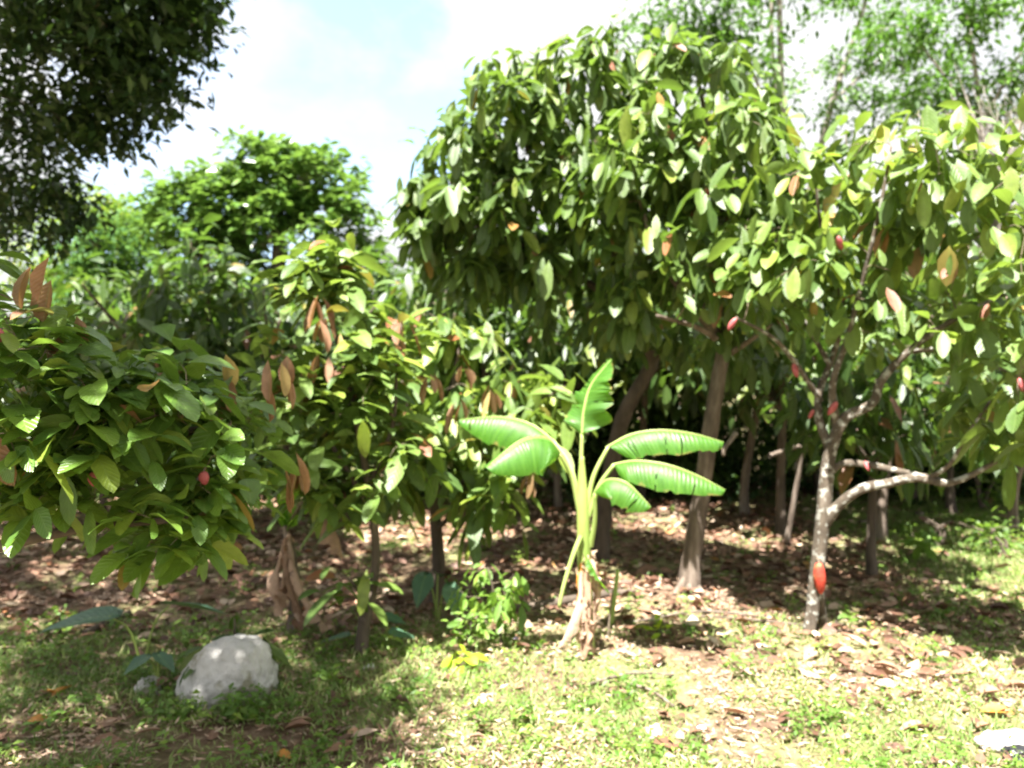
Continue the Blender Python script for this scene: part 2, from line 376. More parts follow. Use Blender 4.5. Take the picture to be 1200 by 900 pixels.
def make_tree(name, label, cat, base, limbs, blobs, leaf, bark='bark_dark', group=None, shell=0.5, crown_name='crown', tint=(0.42, 0.2, 0.03),
              twig_r=0.006, twig_sides=4, sides=10, bump=0.12, low_twigs=True, join=True):
    root = thing(name, label, cat, base, group)
    tb = Tubes(); nodes = []
    for l in limbs:
        s = smooth_line(l, 5); tb.add(s, sides, bump); nodes += list(s[2:])
    pts, own = blob_points(blobs, shell)
    nf = sum(len(q) for q in tb.S)
    twigs(tb, nodes, pts, twig_r, twig_sides)
    tr = tb.build('trunk', M[bark], root, base)
    if bark != 'bark_grey':
        tr.data.materials.append(M['twig']); mi = np.zeros(len(tr.data.polygons), np.int32); mi[nf:] = 1
        tr.data.polygons.foreach_set('material_index', mi)
    b, d, LL, WW = cluster_leaves(pts, own, leaf['k'], leaf['kind'], leaf['L'], leaf.get('ratio', 0.42), leaf.get('spread', 0.05))
    keep = b[:, 2] > 0.05
    b, d, LL, WW = b[keep], d[keep], LL[keep], WW[keep]
    me = leaf_mesh(crown_name, b-np.asarray(base), d, LL, WW, tints(len(b), *tint), leaf.get('tpl', 'mid'), leaf.get('droop', 0.25), leaf.get('fold', 0.3))
    cr = link(crown_name, me, M[leaf['mat']], root)
    return root, tr, cr, pts

def limb(pts, D=None):
    """pixel polyline: (px, py, D, radius_m)"""
    return [(*P(a, b, c), r) for a, b, c, r in pts]

def pod_mesh(name, L, w):
    bm = bmesh.new(); n = 11; s = 20; rings = []
    for i in range(n):
        t = i/(n-1); r = w*0.5*(math.sin(math.pi*min(t*0.92+0.06, 1.0))**0.55)*(1-0.15*t); r = max(r, 0.0015)
        rings.append([bm.verts.new((r*(1+0.07*math.cos(10*a))*math.cos(a)+0.1*w*t*t, r*(1+0.07*math.cos(10*a))*math.sin(a), -t*L)) for a in [k/s*2*math.pi for k in range(s)]])
    for i in range(n-1):
        for k in range(s): bm.faces.new((rings[i][k], rings[i][(k+1) % s], rings[i+1][(k+1) % s], rings[i+1][k]))
    bm.faces.new(rings[0]); bm.faces.new(rings[-1][::-1])
    bmesh.ops.recalc_face_normals(bm, faces=bm.faces)
    me = bpy.data.meshes.new(name); bm.to_mesh(me); bm.free()
    for p in me.polygons: p.use_smooth = True
    return me

def pod(root, base, at, L=0.11, w=0.055, mat='pod_pink', tilt=(0, 0)):
    o = link('pod', pod_mesh('pod', L, w), M[mat], root)
    tr = next(c for c in root.children if c.name.startswith('trunk')); cv = np.zeros(len(tr.data.vertices)*3, np.float32); tr.data.vertices.foreach_get('co', cv)
    cv = cv.reshape(-1, 3)+np.asarray(base); e0 = np.array([0, 0, EYE]); dd = np.linalg.norm(cv-np.asarray(at), axis=1); j = int(np.argmin(dd))
    if dd[j] < .45 and L < .2: at = cv[j]+np.array([0, -w*.3, 0])
    o.location = tuple(np.asarray(at)-np.asarray(base)); o.rotation_euler = (tilt[0], tilt[1], 0)
    ts = Tubes(); ts.add(smooth_line([(0, 0, -.004, w*.09), (0, w*.12, w*.22, w*.07), (0, w*.35, w*.3, w*.07)], 3), 6); ts.build('stalk', M['twig'], o)
    return o

# ================================================================== GROUND
def build_ground():
    xs = np.unique(np.concatenate([np.linspace(-300, -20, 12), np.linspace(-20, -7, 27), np.linspace(-7, 8, 180), np.linspace(8, 20, 25), np.linspace(20, 300, 12)]))
    ys = np.unique(np.concatenate([np.linspace(-60, 0, 10), np.linspace(0, 12, 150), np.linspace(12, 30, 30), np.linspace(30, 500, 14)]))
    X, Y = np.meshgrid(xs, ys); near = np.clip(1-(np.hypot(X, Y-6)-14)/20, 0, 1)
    Z = gz(X, Y)*near+0.012*(fnoise(X, Y, 5)-0.5)*near
    V = np.stack([X, Y, Z], -1).reshape(-1, 3); nx = len(xs); ny = len(ys)
    i = np.arange(ny-1)[:, None]*nx; j = np.arange(nx-1)[None]
    q = np.stack([i+j, i+j+1, i+nx+j+1, i+nx+j], -1).reshape(-1)
    me = raw_mesh('ground', V, np.full((nx-1)*(ny-1), 4), q)
    m, nt, out = newmat('soil_and_litter'); L = nt.links
    tc = nt.nodes.new('ShaderNodeTexCoord')
    def nzn(s, d=6, r=0.6):
        n = nt.nodes.new('ShaderNodeTexNoise'); n.inputs['Scale'].default_value = s; n.inputs['Detail'].default_value = d; n.inputs['Roughness'].default_value = r
        L.new(tc.outputs['Object'], n.inputs['Vector']); return n.outputs['Fac']
    soil = ramp(nt, [(0.3, (0.075, 0.045, 0.030)), (0.5, (0.16, 0.105, 0.07)), (0.7, (0.32, 0.24, 0.17))], nzn(14, 8, 0.7))
    grassy = ramp(nt, [(0.3, (0.14, 0.15, 0.06)), (0.6, (0.28, 0.27, 0.13)), (0.8, (0.42, 0.36, 0.23))], nzn(30, 6, 0.7))
    mk = ramp(nt, [(0.45, (0, 0, 0)), (0.6, (1, 1, 1))], nzn(1.3, 5))
    mx = nt.nodes.new('ShaderNodeMix'); mx.data_type = 'RGBA'
    L.new(mk.outputs[0], mx.inputs[0]); L.new(soil.outputs[0], mx.inputs[6]); L.new(grassy.outputs[0], mx.inputs[7])
    pbn = nt.nodes.new('ShaderNodeBsdfPrincipled'); pbn.inputs['Roughness'].default_value = 1.0; pbn.inputs['Specular IOR Level'].default_value = 0.1
    L.new(mx.outputs[2], pbn.inputs['Base Color'])
    bp = nt.nodes.new('ShaderNodeBump'); bp.inputs['Strength'].default_value = 1.0; bp.inputs['Distance'].default_value = 0.03
    L.new(nzn(25, 8, 0.75), bp.inputs['Height']); L.new(bp.outputs[0], pbn.inputs['Normal']); L.new(pbn.outputs[0], out.inputs[0])
    o = link('ground', me, m); o['kind'] = 'structure'
build_ground()

def scatter(n, x0, x1, y0, y1, dens):
    x = R.uniform(x0, x1, n); y = R.uniform(y0, y1, n)
    k = (R.random(n) < dens(x, y)) & (np.abs(x) < 0.72*y+0.9)
    return x[k], y[k]

def litter_density(x, y):
    px = 600+x/y*F; py = 450+EYE*F/y
    d = np.clip((y-4.3)/1.0, 0.10, 1.0)
    d = np.maximum(d, 0.8*np.clip((x-0.9)/0.8, 0, 1)*np.clip((y-3.2)/1.2, 0.25, 1))
    green = np.clip((x-2.2-0.1*y)/1.0, 0, 1)*np.clip((y-5.4)/1, 0, 1)   # grassy strip at the back right
    d = d*(1-0.8*green)*(0.35+1.1*fnoise(x, y, 1.6, 2))
    return np.clip(d, 0.03, 1)
def grass_density(x, y):
    under = np.clip((5.5-y)/1.0, 0, 1)
    right = np.clip((x-2.2-0.1*y)/1.0, 0, 1)
    g = np.maximum(under, 0.9*right)*(np.clip(3.4*fnoise(x, y, 1.9, 7)-0.75, 0.05, 1))
    bare = np.exp(-((x-0.55)**2/0.5+(y-4.55)**2/0.10))+0.8*np.exp(-((x-1.9)**2/1.5+(y-4.55)**2/0.06))+0.7*np.exp(-((x+0.55)**2/0.10+(y-3.4)**2/0.25))
    far = 0.5*np.clip((y-10)/1.5, 0, 1)
    return np.clip(np.maximum(g*(1-np.clip(bare, 0, 0.92)), far), 0, 1)

# dead leaves
x, y = scatter(50000, -7, 9, 2.6, 13, litter_density)
n = len(x); az = R.random(n)*2*np.pi
d = np.stack([np.cos(az), np.sin(az), R.normal(0.02, 0.16, n)], -1)
LL = R.uniform(0.03, 0.15, n)*R.uniform(.5, 1.15, n)
me = leaf_mesh('fallen_leaves', np.stack([x, y, gz(x, y)+R.uniform(0.006, 0.035, n)], -1), d, LL, LL*R.uniform(0.25, 0.7, n), np.clip(R.beta(2, 2, n), 0, 0.97), 'mid', R.normal(0, 0.12, n), R.normal(0.25, 0.5, n), R.normal(0, 0.35, n))
tag(link('leaf_litter', me, M['litter']), 'brown and tan dead leaves covering the ground under the trees', 'leaf litter', kind='stuff')
# fragments and straw
x, y = scatter(120000, -5, 7, 2.6, 6.2, lambda x, y: np.clip(3.6*fnoise(x, y, 1.5, 71)-1.6, 0.16, 1))
n = len(x); az = R.random(n)*2*np.pi
d = np.stack([np.cos(az), np.sin(az), R.normal(0.05, 0.12, n)], -1)
LL = R.uniform(0.015, 0.07, n)
me = leaf_mesh('straw', np.stack([x, y, gz(x, y)+R.uniform(0.004, 0.03, n)], -1), d, LL, R.uniform(0.003, 0.014, n), np.clip(R.normal(0.78, 0.13, n), 0.1, 0.88), 'low', 0.0, 0.2)
tag(link('straw_litter', me, M['litter']), 'pale dry straw and leaf fragments on the open ground', 'straw', kind='stuff')
# grass blades
x, y = scatter(560000, -5.5, 9, 2.5, 11.5, grass_density)
n = len(x); az = R.random(n)*2*np.pi
d = np.stack([np.cos(az)*0.6, np.sin(az)*0.6, R.uniform(0.35, 1.2, n)], -1)
LL = R.uniform(0.025, 0.085, n)*(0.7+0.7*fnoise(x, y, 3, 9))
me = leaf_mesh('grass', np.stack([x, y, gz(x, y)], -1), d, LL, R.uniform(0.003, 0.009, n), np.clip(R.normal(0.45, 0.25, n)+0.5*(fnoise(x, y, 2.5, 12)-0.5), 0, 1), 'blade', R.uniform(0, 0.5, n), 0.3)
tag(link('grass', me, M['grass']), 'short patchy green grass across the sunny foreground', 'grass', kind='stuff')
# low broadleaved weeds
x, y = scatter(6500, -5.5, 9, 2.6, 11, lambda x, y: 0.12+grass_density(x, y)*np.clip(2.2*fnoise(x, y, 1.4, 21)-0.6, 0, 1))
n = len(x); k = 16; X = np.repeat(x, k)+R.normal(0, 0.03, n*k); Y = np.repeat(y, k)+R.normal(0, 0.03, n*k); N = n*k
az = R.random(N)*2*np.pi; el = R.uniform(-0.1, 0.9, N)
d = np.stack([np.cos(az)*np.cos(el), np.sin(az)*np.cos(el), np.sin(el)], -1)
LL = np.repeat(R.uniform(0.018, 0.045, n), k)*R.uniform(0.7, 1.3, N)
me = leaf_mesh('weeds', np.stack([X, Y, gz(X, Y)+R.uniform(0.0, 0.06, N)], -1), d, LL, LL*0.45, np.repeat(R.random(n), k)*0.7+R.random(N)*0.3, 'low', 0.3, 0.3)
tag(link('low_weeds', me, M['weed']), 'low leafy green weeds spread through the grass', 'weeds', kind='stuff')

x, y = scatter(1500, -3, 7, 2.7, 9, lambda x, y: 0.05+grass_density(x, y)*np.clip(3*fnoise(x, y, 1.1, 61)-1.2, 0, 1))
x = np.concatenate([x, R.uniform(-1.72, -1.1, 12)]); y = np.concatenate([y, 3.72-.12*R.random(12)])
n = len(x); k = 34; X = np.repeat(x, k)+R.normal(0, 0.045, n*k); Y = np.repeat(y, k)+R.normal(0, 0.045, n*k); N = n*k
az = R.random(N)*2*np.pi; el = R.uniform(-0.2, 0.9, N); d = np.stack([np.cos(az)*np.cos(el), np.sin(az)*np.cos(el), np.sin(el)], -1)
LL = np.repeat(R.uniform(0.03, 0.06, n), k)*R.uniform(0.6, 1.3, N); hh = np.repeat(R.uniform(.05, .15, n), k)
me = leaf_mesh('weed_tufts', np.stack([X, Y, gz(X, Y)+R.uniform(0.0, 1, N)*hh], -1), d, LL, LL*0.42, np.repeat(R.random(n), k)*0.7+R.random(N)*0.3, 'low', 0.3, 0.3)
tag(link('weed_tufts', me, M['weed']), 'taller leafy weed tufts dotted over the sunny grass', 'weeds', kind='stuff')

# ================================================================== BANANA
def blade(name, mid, W, aL, aR, mat, parent, org, tears=0, wave=0.02, bias=(1, 1), seed=0, pointy=0.8):
    """banana blade: mid = 3D polyline; aL/aR = droop angles of the two halves (radians below horizontal)"""
    rg = np.random.default_rng(seed)
    m = smooth_line([(*p, 0.01) for p in mid], 22)[:, :3]; n = len(m); NA = 6
    t = unit(np.gradient(m, axis=0)); s = unit(np.cross(t, [0, 0, 1.0])); up = np.cross(s, t)
    u = np.linspace(0, 1, n); w = (np.minimum(u/0.13, 1)**0.6)*(1-np.clip((u-0.55)/0.45, 0, 1)**2.2*pointy)*W*0.5
    w[-1] *= 0.25; w[0] *= 0.35
    V = []; UV = []
    for side, ang, bs in ((-1, aL, bias[0]), (1, aR, bias[1])):
        edge = 1+0.05*np.interp(u, np.linspace(0, 1, 14), rg.normal(0, 1, 14))
        wv = np.interp(u, np.sort(np.concatenate([[0, 1], rg.random(12)])), rg.normal(0, .9, 14))
        for k in range(0 if side == -1 else 1, NA+1):
            v = k/NA; a = ang*(0.55+0.6*v)
            off = (s*side*np.cos(a)-up*np.sin(a))*(w*bs*v*edge)[:, None]
            off = off+up*(wave*wv*v*v)[:, None]-t*(0.12*w*v)[:, None]*-1
            V.append((m+off)); UV.append(np.stack([u, np.full(n, 0.5+0.5*side*v)], -1))
    # columns ordering: side -1: k 0..NA, side 1: k 1..NA
    cols = list(range(NA, -1, -1))+list(range(NA+1, 2*NA+1))
    V = np.array([V[c] for c in cols]); UV = np.array([UV[c] for c in cols]); C = len(cols)
    idx = []; torn = set()
    for _ in range(tears): torn.add((int(rg.integers(4, n-3)), int(rg.integers(0, 2))))
    Vl = list(V.reshape(-1, 3)); UVl = list(UV.reshape(-1, 2))
    for c in range(C-1):
        for i in range(n-1):
            half = 0 if c < NA else 1
            outer = (c < 4) if half == 0 else (c >= C-5)
            if (i, half) in torn and outer and rg.random() < 0.85: continue
            idx.append((c*n+i, c*n+i+1, (c+1)*n+i+1, (c+1)*n+i))
    flat = np.array(idx).reshape(-1)
    me = raw_mesh(name, np.array(Vl)-np.asarray(org), np.full(len(idx), 4), flat, np.array(UVl), np.full(len(idx), rg.random()))
    return link(name, me, mat, parent)

bb = ground_at(688, 4.56); DB = 4.56; pxm = DB/F
ban = thing('banana_plant', 'young banana plant with broad bright green leaves standing in the clearing', 'banana plant', bb)
tb = Tubes(); tb.add(smooth_line([(*bb+[0, 0, -0.03], 0.050), (*P(687, 735, DB), 0.044), (*P(686, 690, DB), 0.040), (*P(684, 640, DB), 0.038), (*P(683, 595, DB), 0.036), (*P(682, 560, DB), 0.024), (*P(682, 535, DB), 0.012)], 6), 18, 0.05)
tb.build('pseudostem', M['green_stem'], ban, bb)
def petiole_tube(name, pts, r0, r1, parent, mat='petiole'):
    t = Tubes(); n = len(pts)
    t.add(smooth_line([(*p, r0+(r1-r0)*i/(n-1)) for i, p in enumerate(pts)], 6), 8); return t.build(name, M[mat], parent, bb)
BL = [
 # petiole pixels, blade pixels (with depth), width, angles L/R, bias
 ([(682, 600, DB), (681, 550, DB), (682, 508, DB)], [(682, 508, DB), (684, 480, DB+.02), (693, 450, DB+.05), (716, 421, DB+.08)], 0.31, 0.1, 0.15, (0.7, 1.0), 5, 0.02),
 ([(688, 600, DB), (695, 560, DB), (713, 523, DB)], [(713, 523, DB), (740, 509, DB-.01), (775, 504, DB-.03), (812, 508, DB-.05), (848, 518, DB-.06)], 0.29, 0.35, 0.95, (0.8, 1.0), 6, 0.012),
 ([(690, 605, DB), (702, 570, DB-.02), (720, 544, DB-.05)], [(720, 544, DB-.05), (745, 540, DB-.1), (780, 544, DB-.16), (815, 556, DB-.2), (850, 574, DB-.24)], 0.29, 0.3, 0.9, (0.8, 1.0), 5, 0.014),
 ([(692, 640, DB), (697, 610, DB-.04), (697, 578, DB-.08)], [(697, 576, DB-.08), (712, 562, DB-.12), (735, 566, DB-.18), (763, 594, DB-.24)], 0.30, 0.3, 0.95, (0.8, 1.0), 3, 0.012),
 ([(679, 600, DB), (670, 560, DB-.03), (655, 530, DB-.08)], [(656, 530, DB-.08), (640, 513, DB-.14), (610, 516, DB-.22), (570, 548, DB-.32)], 0.42, 1.0, 0.3, (1.05, 0.8), 3, 0.01),
 ([(678, 590, DB+.02), (668, 545, DB+.10), (648, 516, DB+.18)], [(648, 516, DB+.18), (622, 497, DB+.24), (585, 488, DB+.30), (538, 492, DB+.34)], 0.36, 1.0, 0.3, (1.0, 0.8), 4, 0.012),
]
for i, (pp, bl, W, aL, aR, bias, tears, wave) in enumerate(BL):
    lf = blade('leaf', [P(*q) for q in bl], W, aL, aR, M['banana'], ban, bb, tears, wave, bias, seed=40+i)
    petiole_tube('petiole', [P(*q) for q in pp], 0.017, 0.010, lf)
    petiole_tube('midrib', [P(*q)+np.array([0, -0.002, 0.0]) for q in bl], 0.007, 0.0015, lf)
# hanging old stalks and dry sheaths
o = petiole_tube('old_stalk', [P(681, 628, DB-.05), P(672, 650, DB-.08), P(661, 685, DB-.1), P(655, 712, DB-.1)], 0.016, 0.009, ban); o['label'] = 'yellow green leafless stalk hanging down'
dlf = blade('dry_leaf', [P(681, 668, DB-.08), P(678, 700, DB-.12), P(668, 728, DB-.16), P(656, 758, DB-.2)], 0.10, 1.0, 1.0, M['dry'], ban, bb, 4, 0.03, seed=5); dlf['label'] = 'withered pale brown leaf hanging to the ground'
for k, (a, b, c, w) in enumerate([((682, 640), (690, 700), (691, 765), 0.045), ((690, 650), (697, 690), (690, 768), 0.05), ((681, 660), (680, 710), (683, 768), 0.04), ((692, 645), (700, 675), (697, 720), 0.035), ((686, 665), (687, 715), (686, 772), 0.05), ((690, 700), (691, 735), (695, 770), 0.04), ((684, 700), (682, 735), (679, 768), 0.04), ((686, 720), (688, 745), (680, 771), .05)]):
    dlt = -0.05-0.015*k
    blade('dry_sheath', [P(a[0], a[1], DB+dlt+.02), P(b[0], b[1], DB+dlt), P(c[0], c[1], DB+dlt)], w, 0.3, 0.3, M['dry'] if k != 2 else M['orange'], ban, bb, 3, 0.02, seed=60+k, pointy=0.3)
gl = blade('small_leaf', [P(690, 655, DB-.1), P(700, 675, DB-.12), P(714, 694, DB-.1)], 0.075, 0.3, 0.3, M['banana'], ban, bb, 0, 0.01, seed=70); gl['label'] = 'small pointed green leaf low on the stem'

# ================================================================== CACAO TREES
# right-hand tree with the mottled trunk
D5 = 4.95; b5 = ground_at(950, D5)
limbs5 = [
 limb([(946, 752, D5, .052), (952, 715, D5, .05), (957, 680, D5, .056), (963, 620, D5, .058), (968, 560, D5, .055), (974, 524, D5, .05), (990, 490, D5-.03, .042), (1022, 473, D5-.08, .036), (1034, 445, D5-.12, .032), (1065, 412, D5-.2, .027), (1112, 378, D5-.35, .02), (1175, 345, D5-.5, .012)]),
 limb([(966, 735, D5+.08, .03), (961, 705, D5+.03, .04), (957, 675, D5, .045)]),
 limb([(974, 530, D5, .04), (960, 492, D5+.05, .032), (960, 460, D5+.08, .028), (980, 405, D5+.1, .024), (985, 345, D5, .02), (965, 280, D5-.05, .015), (955, 210, D5-.1, .010)]),
 limb([(980, 500, D5, .035), (976, 450, D5-.08, .028), (992, 400, D5-.12, .022), (1010, 330, D5-.2, .018), (1030, 250, D5-.3, .014), (1045, 170, D5-.35, .009)]),
 limb([(962, 470, D5+.08, .024), (932, 425, D5, .020), (905, 395, D5-.1, .016), (862, 372, D5-.2, .010)]),
 limb([(974, 430, D5+.05, .022), (948, 385, D5+.1, .018), (922, 340, D5+.1, .014), (905, 270, D5+.1, .009)]),
 limb([(966, 612, D5, .05), (985, 590, D5-.05, .042), (1010, 573, D5-.12, .038), (1042, 566, D5-.2, .034), (1075, 560, D5-.3, .03), (1112, 566, D5-.4, .026), (1155, 548, D5-.5, .018), (1200, 520, D5-.6, .01)]),
 limb([(974, 552, D5, .03), (990, 543, D5-.03, .027), (1020, 545, D5-.1, .025), (1062, 554, D5-.2, .022), (1105, 562, D5-.36, .018)]),
 limb([(1085, 562, D5-.32, .02), (1112, 545, D5-.42, .016), (1130, 515, D5-.5, .012), (1160, 470, D5-.6, .008)]),
 limb([(1065, 412, D5-.2, .02), (1120, 410, D5-.4, .016), (1190, 440, D5-.6, .010)]),
]
blobs5 = [pb(960, 250, D5, 75, 70, .55, 60), pb(1050, 200, D5-.1, 80, 75, .6, 74), pb(1130, 210, D5-.3, 70, 85, .6, 66), pb(1060, 305, D5-.2, 110, 50, .6, 56),
          pb(1160, 320, D5-.5, 80, 60, .6, 50), pb(920, 325, D5, 60, 45, .45, 30), pb(1200, 460, D5-.6, 60, 70, .5, 32), pb(1100, 385, D5-.2, 80, 30, .5, 14), pb(1130, 490, D5-.4, 40, 25, .3, 6), pb(1260, 300, D5-.4, 60, 130, .7, 50)]
limbs5 = [[(a, b, c, r*.76) for a, b, c, r in l] for l in limbs5]
blobs5 = [(c, r, int(n*.85)) for c, r, n in blobs5]
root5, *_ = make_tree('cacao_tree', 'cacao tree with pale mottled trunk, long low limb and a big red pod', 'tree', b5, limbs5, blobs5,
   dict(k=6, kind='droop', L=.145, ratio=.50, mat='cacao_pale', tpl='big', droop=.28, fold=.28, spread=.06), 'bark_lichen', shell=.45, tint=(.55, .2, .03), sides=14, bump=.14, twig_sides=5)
o = pod(root5, b5, P(951, 664, D5-.10), .19, .075, 'pod_red', (0.05, -0.05)); o['label'] = 'big ripe red pod turning orange below'
for a in [(1015, 522, 4.78), (985, 478, 4.85), (845, 370, 4.7), (1035, 262, 4.4), (1163, 440, 4.2), (868, 445, 5.2), (877, 490, 5.3)]:
    z_ = R.uniform(.6, 1.15); pod(root5, b5, P(*a), .085*z_, .038*z_, tilt=(R.normal(0, .4), R.normal(0, .4)))

# big middle tree, curving trunk
D4 = 7.1; b4 = ground_at(705, D4)
limbs4 = [
 limb([(703, 662, D4, .11), (706, 620, D4, .095), (714, 560, D4, .088), (730, 490, D4, .082), (756, 442, D4-.1, .075), (764, 420, D4-.15, .07), (748, 375, D4-.3, .055), (722, 300, D4-.5, .045), (700, 210, D4-.6, .03), (690, 120, D4-.6, .018)]),
 limb([(760, 430, D4-.1, .06), (795, 385, D4-.3, .045), (840, 330, D4-.5, .035), (850, 240, D4-.6, .02)]),
 limb([(748, 380, D4-.3, .045), (695, 335, D4-.5, .035), (640, 300, D4-.7, .028), (570, 270, D4-.8, .020), (510, 240, D4-.8, .01)]),
 limb([(722, 320, D4-.45, .035), (670, 260, D4-.7, .025), (620, 180, D4-.8, .018), (600, 120, D4-.8, .01)]),
]
blobs4 = [pb(600, 140, 6.3, 60, 62, .6, 90), pb(680, 120, 6.3, 75, 65, .7, 110), pb(545, 200, 6.3, 50, 55, .5, 62), pb(500, 245, 6.3, 32, 40, .3, 24), pb(620, 240, 6.4, 80, 70, .7, 105), pb(700, 240, 6.2, 80, 80, .8, 105),
          pb(560, 300, 6.6, 60, 40, .5, 42), pb(650, 330, 6.8, 90, 40, .7, 60), pb(720, 350, 6.8, 60, 50, .6, 45)]
limbs4 = [[(a, b, c, r*.8) for a, b, c, r in l] for l in limbs4]
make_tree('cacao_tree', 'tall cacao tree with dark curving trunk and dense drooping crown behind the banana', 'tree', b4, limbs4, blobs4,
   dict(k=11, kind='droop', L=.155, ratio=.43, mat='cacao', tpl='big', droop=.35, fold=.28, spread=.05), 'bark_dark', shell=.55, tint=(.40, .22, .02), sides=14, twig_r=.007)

# middle tree with the straight grey brown trunk
D6 = 5.84; b6 = ground_at(805, D6)
limbs6 = [
 limb([(804, 708, D6, .13), (807, 690, D6, .10), (813, 640, D6, .082), (824, 560, D6, .074), (836, 480, D6, .068), (848, 410, D6, .06), (855, 330, D6, .05), (845, 240, D6, .035), (825, 130, D6, .02), (812, 60, D6, .01)]),
 limb([(803, 680, D6-.02, .05), (790, 698, D6-.12, .03), (776, 712, D6-.22, .012)]), limb([(810, 682, D6, .05), (826, 700, D6-.12, .03), (842, 712, D6-.2, .012)]),
 limb([(806, 690, D6-.05, .05), (806, 708, D6-.2, .025), (800, 720, D6-.3, .01)]),
 limb([(848, 400, D6, .05), (800, 345, D6-.2, .03), (760, 270, D6-.3, .02), (740, 180, D6-.3, .012)]),
 limb([(852, 360, D6, .04), (890, 300, D6-.2, .03), (915, 240, D6-.2, .02), (900, 160, D6-.1, .012)]),
 limb([(848, 405, D6, .035), (820, 385, D6-.4, .022), (770, 370, D6-.7, .014)]),
 limb([(846, 420, D6, .03), (885, 395, D6-.3, .018), (905, 380, D6-.4, .01)]),
]
blobs6 = [pb(800, 120, D6, 65, 80, .6, 105), pb(760, 190, 5.6, 60, 70, .6, 78), pb(840, 200, 5.6, 80, 75, .7, 100), pb(900, 220, 5.8, 60, 70, .6, 60), pb(770, 290, 5.5, 60, 50, .5, 50), pb(850, 300, 5.4, 70, 50, .5, 50), pb(735, 345, 5.8, 30, 35, .3, 14),
          pb(870, 130, 6.0, 40, 50, .4, 36), pb(850, 385, 6.2, 90, 35, .6, 40)]
limbs6 = [[(a, b, c, r*.82) for a, b, c, r in l] for l in limbs6]
root6, *_ = make_tree('cacao_tree', 'cacao tree with straight leaning grey brown trunk flaring at its roots', 'tree', b6, limbs6, blobs6,
   dict(k=10, kind='droop', L=.14, ratio=.46, mat='cacao', tpl='big', droop=.35, fold=.28, spread=.05), 'bark_pale', shell=.5, tint=(.52, .2, .02), sides=16, bump=.16)
for a in [(812, 48, 5.6), (836, 205, 5.1), (820, 245, 5.1)]: pod(root6, b6, P(*a), .085, .04)

# near tree on the left, trunk outside the frame
b8 = np.array([-2.25, 2.75, float(gz(-2.25, 2.75))])
limbs8 = [[(*b8+[0, 0, -.03], .07), (-2.2, 2.75, .5, .06), (-2.1, 2.75, 1.0, .05), (-1.9, 2.7, 1.5, .035), (-1.7, 2.6, 1.85, .015)],
          [(-2.12, 2.75, .9, .04), (-1.7, 2.75, 1.15, .03), (-1.3, 2.8, 1.35, .02), (-1.0, 2.85, 1.4, .01)],
          [(-2.15, 2.75, .8, .03), (-1.8, 2.6, .98, .022), (-1.4, 2.6, 1.08, .015), (-1.05, 2.7, 1.1, .009)]]
blobs8 = [pb(60, 470, 2.6, 120, 70, .35, 48), pb(170, 480, 2.8, 90, 60, .35, 44), pb(250, 480, 3.0, 60, 50, .3, 24), pb(150, 555, 2.7, 130, 55, .3, 54), pb(240, 570, 2.9, 60, 55, .3, 26), pb(60, 570, 2.7, 80, 60, .35, 32), pb(-60, 430, 2.6, 90, 150, .4, 40), pb(20, 400, 2.5, 50, 40, .2, 10), pb(200, 630, 2.8, 50, 25, .2, 10)]
root8, *_ = make_tree('cacao_tree', 'leafy cacao tree filling the left edge close by, pink pods among dark leaves', 'tree', b8, limbs8, blobs8,
   dict(k=8, kind='rosette', L=.125, ratio=.45, mat='cacao_mid', tpl='big', droop=.42, fold=.25, spread=.03), 'bark_dark', shell=.5, tint=(.60, .17, .015), twig_r=.004)
for a in [(145, 562, 2.45), (248, 560, 2.7), (8, 328, 2.3)]: pod(root8, b8, P(*a), .045, .035)
for nm, lst in (('flush_leaves', [(40, 325, 2.4), (85, 370, 2.6), (322, 428, 3.0), (335, 430, 3.05), (255, 430, 3.0), (345, 545, 3.1)]),):
    c = np.repeat(np.array([P(*q) for q in lst]), 3, 0); n = len(c)
    az = R.random(n)*6.28; d = np.stack([np.cos(az)*.22, np.sin(az)*.22, -np.ones(n)], -1); c = c+R.normal(0, .03, c.shape)
    o = link(nm, leaf_mesh(nm, c-b8, d, R.uniform(.09, .18, n), R.uniform(.035, .07, n), R.random(n), 'big', .1, .8), M['flush'], root8); o['label'] = 'young limp pinkish brown leaves hanging down'

# tree left of centre with tall pink shoot
D9 = 4.56; b9 = ground_at(425, D9)
limbs9 = [limb([(424, 775, D9, .042), (427, 730, D9, .036), (437, 690, D9+.05, .026), (440, 640, D9+.05, .024), (432, 570, D9, .022), (415, 480, D9, .018), (395, 400, D9, .013), (372, 310, D9, .007)]),
          limb([(437, 600, D9, .02), (400, 540, D9, .014), (360, 470, D9, .010), (340, 420, D9-.1, .006)]), limb([(432, 570, D9, .018), (460, 500, D9, .012), (465, 430, D9, .008), (470, 380, D9, .005)]),
          limb([(427, 700, D9, .012), (410, 680, D9-.1, .008), (395, 672, D9-.15, .005)])]
blobs9 = [pb(370, 318, D9, 26, 26, .15, 12), pb(375, 370, D9, 45, 60, .3, 36), pb(400, 450, D9, 70, 55, .4, 60), pb(370, 520, D9, 60, 60, .4, 48), pb(440, 520, D9, 60, 60, .4, 40), pb(380, 565, D9, 60, 30, .35, 18), pb(415, 680, D9-.1, 22, 16, .12, 3), pb(450, 410, D9+.1, 45, 40, .3, 20), pb(345, 445, D9, 30, 40, .3, 12)]
root9, *_ = make_tree('cacao_tree', 'slender cacao tree topped by a tall pink shoot, dark stem left of the centre', 'tree', b9, limbs9, blobs9,
   dict(k=7, kind='rosette', L=.17, ratio=.38, mat='cacao_pale', tpl='big', droop=.4, fold=.28, spread=.05), 'bark_dark', shell=.45, tint=(.50, .22, .035), twig_r=.004, sides=12)
